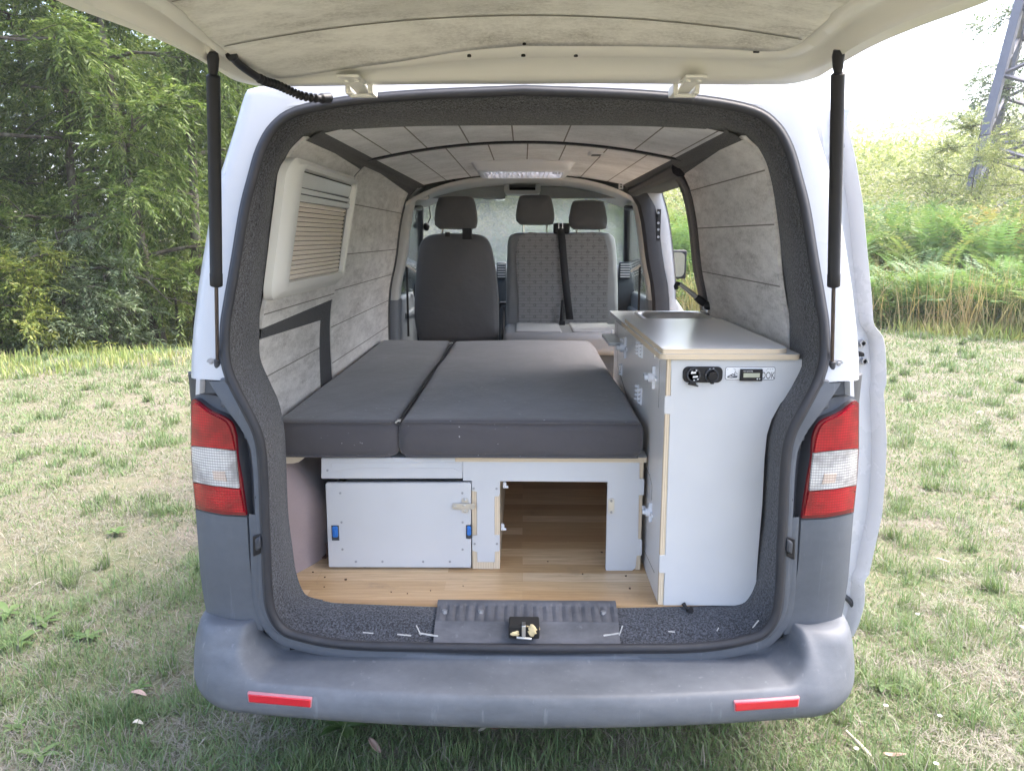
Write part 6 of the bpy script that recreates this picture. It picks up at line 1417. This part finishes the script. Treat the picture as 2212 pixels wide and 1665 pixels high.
def meadow(n, seed):
    r = np.random.default_rng(seed); u = r.random(n); D = 1.5*(16.0/1.5)**u; az = np.radians(r.uniform(-58, 58, n)); x = D*np.tan(az)*0.98; y = D-1.88
    under = (np.abs(x) < 0.84) & (y > 0.9)
    k = ~under; x, y, D = x[k], y[k], D[k]
    g = fbm(x, y, 0.8, 2)*0.25+fbm(x+50, y*1.3, 2.3, 2)*0.35+fbm(x-31, y*1.3+7, 5.5, 2)*0.40; fine = vnoise(x, y, 13)
    green = sstep(0.41, 0.57, g*0.78+fine*0.22+0.01*(x > 0)+0.07*sstep(7.5, 10, D)*(x < 0))
    tuft = sstep(0.64, 0.76, fbm(x-20, y+9, 4.2, 2)); green = np.clip(green+0.7*tuft, 0, 1)
    bare = sstep(0.56, 0.68, fbm(x+11, y*1.4-33, 1.5, 3))*(1-tuft)*(1-0.6*green); keep = r.random(len(x)) > 0.72*bare
    x, y, D, green, tuft = [a[keep] for a in (x, y, D, green, tuft)]; n = len(x)
    isg = r.random(n) < 0.36+0.58*green
    h = np.where(isg, r.uniform(0.016, 0.042, n)*(1+1.0*tuft), r.uniform(0.025, 0.075, n)); lean = np.where(isg, np.abs(r.normal(0.85, 0.35, n)), np.abs(r.normal(1.36, 0.18, n)))
    tall = (r.random(n) < 0.006); h = np.where(tall, h*2.6, h)
    w = np.where(isg, r.uniform(0.0022, 0.0042, n), r.uniform(0.0016, 0.0032, n))*np.maximum(1, D/3.2)
    # TUFTS: denser clumps of longer blades
    nt_ = 800; ud = r.random(nt_); Dt = 1.7*(12.0/1.7)**ud; at_ = np.radians(r.uniform(-56, 56, nt_)); kx, ky = Dt*np.tan(at_), Dt-1.88; kk = ~((np.abs(kx) < 0.95) & (ky > 0.2)); kx, ky, Dt = kx[kk], ky[kk], Dt[kk]
    nb = 85; ti = np.repeat(np.arange(len(kx)), nb); rad = (0.03+0.10*r.random(len(kx)))[ti]*np.sqrt(r.random(len(ti))); th = r.uniform(0, 6.283, len(ti)); x2, y2 = kx[ti]+rad*np.cos(th), ky[ti]+rad*np.sin(th)
    tt = r.uniform(0.45, 0.95, len(kx))[ti]
    x = np.concatenate([x, x2]); y = np.concatenate([y, y2]); D = np.concatenate([D, Dt[ti]]); isg = np.concatenate([isg, r.random(len(ti)) < 0.9]); h = np.concatenate([h, r.uniform(0.04, 0.10, len(ti))]); lean = np.concatenate([lean, np.abs(r.normal(0.6, 0.35, len(ti)))]); w = np.concatenate([w, r.uniform(0.0024, 0.0042, len(ti))*np.maximum(1, Dt[ti]/3.2)]); n = len(x)
    tone = np.where(isg, r.uniform(0.5, 1.0, n), np.clip(r.normal(0.14, 0.14, n), 0, 0.42)); h = h*np.maximum(1, (D/5)**0.5)
    return blades(x, y, height(x, y)-0.004+np.where(isg, 0, r.uniform(0, 0.012, n)), h, w, np.clip(lean, 0, 1.52), tone, r)
V, F3, tn = meadow(720000, 12); tag(with_tone(np_mesh('grass', V, F3, M['grass']), tn), 'short dry meadow grass with green tufts and bleached straw', 'grass', kind='stuff')
def bank(n, az0, az1, D0, D1, h0, h1, seed, t0, t1, wd=0.006):
    r = np.random.default_rng(seed); az = np.radians(r.uniform(az0, az1, n)); D = r.uniform(D0, D1, n); x = D*np.sin(az); y = D*np.cos(az)-1.88; k = r.random(n) < 0.15+1.1*sstep(0.35, 0.6, fbm(x, y, 1.1, 3)); x, y, D = x[k], y[k], D[k]; n = len(x)
    tn = np.clip(t0+(t1-t0)*(0.6*fbm(x+7, y, 1.3, 2)+0.4*r.random(n)), 0, 1); return blades(x, y, height(x, y), r.uniform(h0, h1, n), np.full(n, wd)*r.uniform(0.6, 1.4, n), np.abs(r.normal(0.38, 0.3, n)), tn, r)
V, F3, tn = bank(10500, -12, 60, 13.9, 16.4, 0.45, 1.35, 31, 0.0, 0.85, 0.011); tag(with_tone(np_mesh('tall_dry_grass', V, F3, M['straw']), tn), 'tall straw coloured grass stalks along the foot of the bracken bank', 'tall grass', kind='stuff')
V, F3, tn = bank(20000, -12, 60, 13.6, 15.8, 0.05, 0.34, 32, 0.55, 1.0, 0.016); tag(with_tone(np_mesh('green_weeds', V, F3, M['straw']), tn), 'lush green weeds where the meadow meets the tall grass', 'weeds', kind='stuff')
V, F3, tn = bank(7500, -60, -12, 9.9, 12.2, 0.05, 0.19, 33, 0.5, 1.0, 0.012); tag(with_tone(np_mesh('rough_grass', V, F3, M['straw']), tn), 'rough green grass fringe in front of the wood', 'rough grass', kind='stuff')
mass('leafy_weeds', -12, 60, 14.3, 16.2, 65000, 0.0, 0.95, 0.07, 'fernleaf', 'leafy green weeds growing through the tall dry grass', 14, cat='weeds')
# ------------------------------------------------------------------ weeds, fallen leaves, daisies
M['weed'] = veg('broad_weed_leaf', [(0.07, 0.12, 0.035), (0.10, 0.165, 0.05), (0.14, 0.20, 0.07)], 0.45, 0.3)
def rosette(loc, R, n, seed, label):
    r = random.Random(seed); mb = MB()
    for k in range(n):
        a = 2*math.pi*k/n+r.uniform(-0.3, 0.3); L = R*r.uniform(0.7, 1.15); wd = L*r.uniform(0.22, 0.34); el = r.uniform(0.25, 0.75); rows = []
        for s in [i/7 for i in range(8)]:
            c = Vector((math.cos(a)*L*s, math.sin(a)*L*s, L*(el*s-0.55*el*s*s*1.2)+0.012)); w = wd*(math.sin(math.pi*min(1, 0.06+0.94*s))**0.8)*0.5+0.001; t = Vector((-math.sin(a), math.cos(a), 0)); rows.append([c-t*w+Vector((0, 0, 0.18*w)), c+Vector((0, 0, -0.10*w)), c+t*w+Vector((0, 0, 0.18*w))])
        mb.loft([[v+Vector(loc) for v in q] for q in rows])
    o = mb.build('broadleaf_weed', M['weed'], None, ang=0, origin=loc); return tag(o, label, 'weed', 'broad leaved weeds in the short grass')
for k, (px, py, R, n, lb) in enumerate(((18,1330,0.13,7,'large broad leaved weed at the left picture edge, level with the bumper top'),(40,1395,0.12,8,'spreading broad leaved weed just below the largest one at the left edge'),(95,1350,0.09,7,'mid green weed with toothed leaves right of the weeds at the left edge'),(250,1155,0.10,8,'leafy weed left of the tail light on the driver side'),(190,1382,0.10,7,'leafy weed in the straw left of the bumper corner'),(300,1492,0.07,7,'small weed just below the left end of the bumper'),(35,1580,0.06,6,'small flat weed in the bottom left corner of the meadow'),(85,1640,0.09,6,'pale broad weed at the bottom edge on the left'),(740,1580,0.11,9,'dark weed in the shade under the middle of the bumper'),(1905,1490,0.08,6,'small broad weed right of the bumper on the sunny side'))):
    p = P(px, py, Z=0.0); rosette((p.x, p.y, 0.0), R*0.72, n, 200+k, lb)
def dead_leaf(px, py, L, wd, a, seed, label, c):
    p = P(px, py, Z=0.0); r = random.Random(seed); mb = MB(); rows = []
    for s in [i/8 for i in range(9)]:
        w = wd*math.sin(math.pi*(0.05+0.93*s))**0.7/2; x = L*(s-0.5); z = 0.030+0.010*math.sin(3*s+seed)+0.012*s; rows.append([Vector((p.x+math.cos(a)*x-math.sin(a)*v, p.y+math.sin(a)*x+math.cos(a)*v, z+abs(v)*0.5)) for v in (-w, -w*0.5, 0, w*0.5, w)])
    mb.loft(rows); o = mb.build('fallen_leaf', c, None, ang=0, solid=0.0006, origin=(p.x, p.y, 0.03)); return tag(o, label, 'dry leaf', 'dry leaves lying in the grass')
dl = simple('dry_leaf_pink_brown', (0.40, 0.27, 0.22), 0.7, var=0.2, scale=40); dl2 = simple('dry_leaf_pale', (0.50, 0.45, 0.36), 0.7, var=0.15, scale=40); dl3 = simple('dry_leaf_brown', (0.26, 0.17, 0.11), 0.7, var=0.25, scale=40)
for k, (px, py, L, w_, a, m, lb) in enumerate(((298,1522,0.085,0.022,-0.35,dl,'long pinkish dry leaf left of the left reflector'),(300,1585,0.035,0.018,0.1,dl2,'small pale dry leaf below the long pinkish leaf'),(810,1632,0.075,0.022,-0.9,dl,'pink brown dry leaf in the grass below the bumper, left of the middle'),(1075,1588,0.05,0.022,0.5,dl3,'curled brown dry leaf under the middle of the bumper'),(1047,1590,0.04,0.018,0.2,dl2,'pale curled leaf beside the brown leaf under the bumper'),(78,1282,0.05,0.014,0.3,dl2,'narrow pale dry leaf on bare soil at the left'),(2115,900,0.06,0.02,0.2,dl2,'pale dry leaf on the sunny bare patch, the farther of two'),(2112,925,0.05,0.014,-0.7,dl2,'narrow pale dry leaf on the sunny bare patch, the nearer of two'),(2035,1225,0.06,0.018,-0.3,dl,'brownish dry leaf in the thick green grass at the right'),(2215,1372,0.05,0.02,-0.5,dl2,'pale dry leaf at the right picture edge'),(1930,1650,0.06,0.02,-0.6,dl,'pinkish dry leaf at the bottom right below the bumper corner'))): dead_leaf(px, py, L, w_, a, k, lb, m)
mb = MB(); tw = [P(a, b, Z=0.02) for a, b in ((1828,1578),(1850,1600),(1868,1618),(1888,1640))]; mb.tube(tw, [0.004, 0.006, 0.006, 0.003], 7); tag(mb.build('twig', dl2, None, origin=tw[1]), 'pale dry twig in the grass below the right bumper corner', 'twig')
petal = simple('white_petal', (0.80, 0.80, 0.78), 0.6, var=0.03); yolk = simple('yellow_flower_centre', (0.75, 0.50, 0.03), 0.6)
for k, (px, py, lb) in enumerate(((1914,1523,'single daisy right of the right reflector'),(2030,1545,'daisy farther right, halfway to the picture edge'),(2022,1648,'larger daisy near the bottom right corner'),(1850,1616,'daisy beside the dry twig'),(1982,1326,'daisy in the grass right of the sliding door foot'))):
    p = P(px, py, Z=0.05); mb = MB(); n = 12
    for q in range(n):
        a = 2*math.pi*q/n; t = Vector((math.cos(a), math.sin(a), 0.15)); s_ = Vector((-math.sin(a), math.cos(a), 0)); mb.add([p+t*0.0015, p+t*0.005+s_*0.0015, p+t*0.008, p+t*0.005-s_*0.0015], [(0, 1, 2, 3)])
    d = tag(mb.build('daisy', petal, None, origin=p), lb, 'daisy', 'daisies in the grass'); mb = MB(); mb.ball(p, 0.0026, 10, 6, (1, 1, 0.6)); mb.build('flower_centre', yolk, d); mb = MB(); mb.cyl((p.x, p.y, 0), p, 0.0008, 5); mb.build('flower_stem', M['weed'], d)
# ------------------------------------------------------------------ bushes and pylon on the right
bs = 'bushes on the right hand slope'
tree('bush', at(2050, 20), 3.4, (0.03, 0), 81, 'tall airy bush with thin grey stems in front of the pylon foot', 'bush', 'scrub', limbs=12, subs=7, spr=14, nleaf=16, leaf_l=0.07, leaf_w=0.026, droop=0.1, trunk_r=0.014, spread=1.7, first=0.15, group=bs, spray_l=0.4)
tree('bush', at(2200, 25), 7.6, (0.02, 0), 82, 'small grey leaved tree behind the pylon legs', 'bush', 'leaf_g', limbs=13, subs=7, spr=13, nleaf=16, leaf_l=0.13, leaf_w=0.05, droop=0.1, trunk_r=0.05, spread=2.8, first=0.25, group=bs, spray_l=0.6)
tree('bush', at(1868, 75), 2.8, (0.0, 0), 83, 'lone far conifer on the skyline beside the sliding door', 'tree', 'leaf_g', limbs=12, subs=5, spr=5, nleaf=10, leaf_l=0.22, leaf_w=0.08, droop=0.1, trunk_r=0.05, spread=0.9, first=0.3, group=bs, spray_l=0.6)
tree('bush', at(2260, 18), 3.4, (0, 0), 84, 'leafy bush right of the pylon, outside the picture edge', 'bush', 'scrub', limbs=10, subs=6, spr=8, nleaf=14, leaf_l=0.07, leaf_w=0.026, droop=0.1, trunk_r=0.03, spread=1.6, first=0.12, group=bs, spray_l=0.4)
tree('bush', at(1010, 21), 5.5, (0, 0), 85, 'big bush ahead of the van, seen through the middle of the windscreen', 'bush', 'leaf_g', limbs=11, subs=6, spr=10, nleaf=14, leaf_l=0.12, leaf_w=0.045, droop=0.2, trunk_r=0.05, spread=2.8, first=0.10, group=bs, spray_l=0.6)
tree('bush', at(1260, 22), 4.6, (0, 0), 86, 'bush ahead of the van, seen between the passenger headrests', 'bush', 'scrub', limbs=11, subs=6, spr=10, nleaf=14, leaf_l=0.12, leaf_w=0.045, droop=0.2, trunk_r=0.05, spread=2.6, first=0.10, group=bs, spray_l=0.6)
gal = simple('galvanised_steel', (0.15, 0.15, 0.18), 0.5, metal=0.3, var=0.15, scale=6)
A0 = Vector(at(2034, 22.0)); B0 = A0+Vector((2.9, 4.6, 0)); C0 = A0+Vector((4.6, -2.9, 0)); D0 = B0+Vector((4.6, -2.9, 0)); ctr = (A0+D0)/2; gz = float(height(A0.x, A0.y))
pyl = empty('electricity_pylon', (ctr.x, ctr.y, gz), label='tall galvanised lattice pylon rising out of the bracken at the right edge', cat='pylon')
def pp(base, z): k = 1-0.048*z if z < 12 else max(0.12, 0.424-0.02*(z-12)); q = ctr.lerp(base, k); return Vector((q.x, q.y, gz+z))
def bar(mb, a, b, w): mb.tube([a, b], [w, w], 4)
for b in (A0, B0, D0, C0):
    mb = MB()
    for z0, z1 in ((-0.5, 9), (9, 26)): mb.tube([pp(b, z0), pp(b, z1)], 0.155 if z0 < 9 else 0.09, 4)
    mb.build('leg', gal, pyl, ang=20)
lev = [0.6, 2.6, 4.4, 6.1, 7.6, 9.0, 11.5, 14, 17, 20, 23, 26]
for b0, b1 in ((A0, B0), (B0, D0), (D0, C0), (C0, A0)):
    mb = MB()
    for k in range(len(lev)-1):
        bar(mb, pp(b0, lev[k]), pp(b1, lev[k+1]), 0.055); bar(mb, pp(b1, lev[k]), pp(b0, lev[k+1]), 0.055)
        if k % 2: bar(mb, pp(b0, lev[k]), pp(b1, lev[k]), 0.05)
    mb.build('lattice_face', gal, pyl, ang=20)
for z, w in ((17, 4.5), (21, 3.8), (25, 3.0)):
    mb = MB(); c = Vector((ctr.x, ctr.y, gz+z)); d = Vector((2.9, 4.6, 0)).normalized()
    for s in (-1, 1): mb.tube([c, c+d*s*w], [0.09, 0.05], 4); mb.tube([c+Vector((0, 0, 1.2)), c+d*s*w], [0.06, 0.05], 4)
    mb.build('cross_arm', gal, pyl, ang=20)
mb = MB(); q = pp(A0, 0.35); mb.box((q.x-0.32, q.y-0.22, q.z-0.5), (q.x+0.18, q.y+0.2, q.z+0.25)); mb.build('leg_plate', M['sticker'], pyl, smooth_=False)
# ================================================================== LIGHT
w = bpy.data.worlds.new('World'); S.world = w; w.use_nodes = True; nt = w.node_tree; bg = nt.nodes['Background']
sky = nt.nodes.new('ShaderNodeTexSky'); sky.sky_type = 'NISHITA'; sky.sun_disc = False
EL, AZ = math.radians(58), math.radians(70)       # sun height, bearing from +Y towards +X
sky.sun_elevation = EL; sky.sun_rotation = AZ; sky.air_density = 1.0; sky.dust_density = 6.0; sky.ozone_density = 1.0; sky.altitude = 200
nt.links.new(sky.outputs[0], bg.inputs[0]); bg.inputs[1].default_value = 0.15
sl = bpy.data.lights.new('sun', 'SUN'); so_ = bpy.data.objects.new('sun', sl); COL.objects.link(so_); sl.energy = 0.85; sl.angle = math.radians(40); sl.color = (1.0, 0.98, 0.95)
dv = Vector((math.sin(AZ)*math.cos(EL), math.cos(AZ)*math.cos(EL), math.sin(EL))); so_.rotation_euler = dv.to_track_quat('Z', 'Y').to_euler(); so_.location = (6, 4, 9)
S.view_settings.view_transform = 'Standard'; S.view_settings.look = 'None'; S.view_settings.gamma = 1; S.view_settings.exposure = 2.72
S.render.engine = 'CYCLES'; c = S.cycles; c.max_bounces = 12; c.diffuse_bounces = 6; c.transparent_max_bounces = 16; c.use_denoising = True
try: c.denoiser = 'OPENIMAGEDENOISE'
except Exception: pass

# added air volume that imitates lens glare washing out the far slope
mb = MB(); mb.box((-405, -406, -3), (405, 404, 46)); hz = mb.build('glare_veil', None, None, smooth_=False); hm = bpy.data.materials.new('glare_veil_air'); hm.use_nodes = True; hn = hm.node_tree; hn.nodes.clear()
ho = hn.nodes.new('ShaderNodeOutputMaterial'); hv = hn.nodes.new('ShaderNodeVolumePrincipled'); hv.inputs['Color'].default_value = (0.93, 0.94, 0.95, 1); hv.inputs['Density'].default_value = 0.0016; hv.inputs['Anisotropy'].default_value = 0.3
hn.links.new(hv.outputs[0], ho.inputs['Volume']); hz.data.materials.append(hm); tag(hz, 'thin pale veil added over the meadow and the hillside to imitate glare', 'glare_veil', kind='stuff')
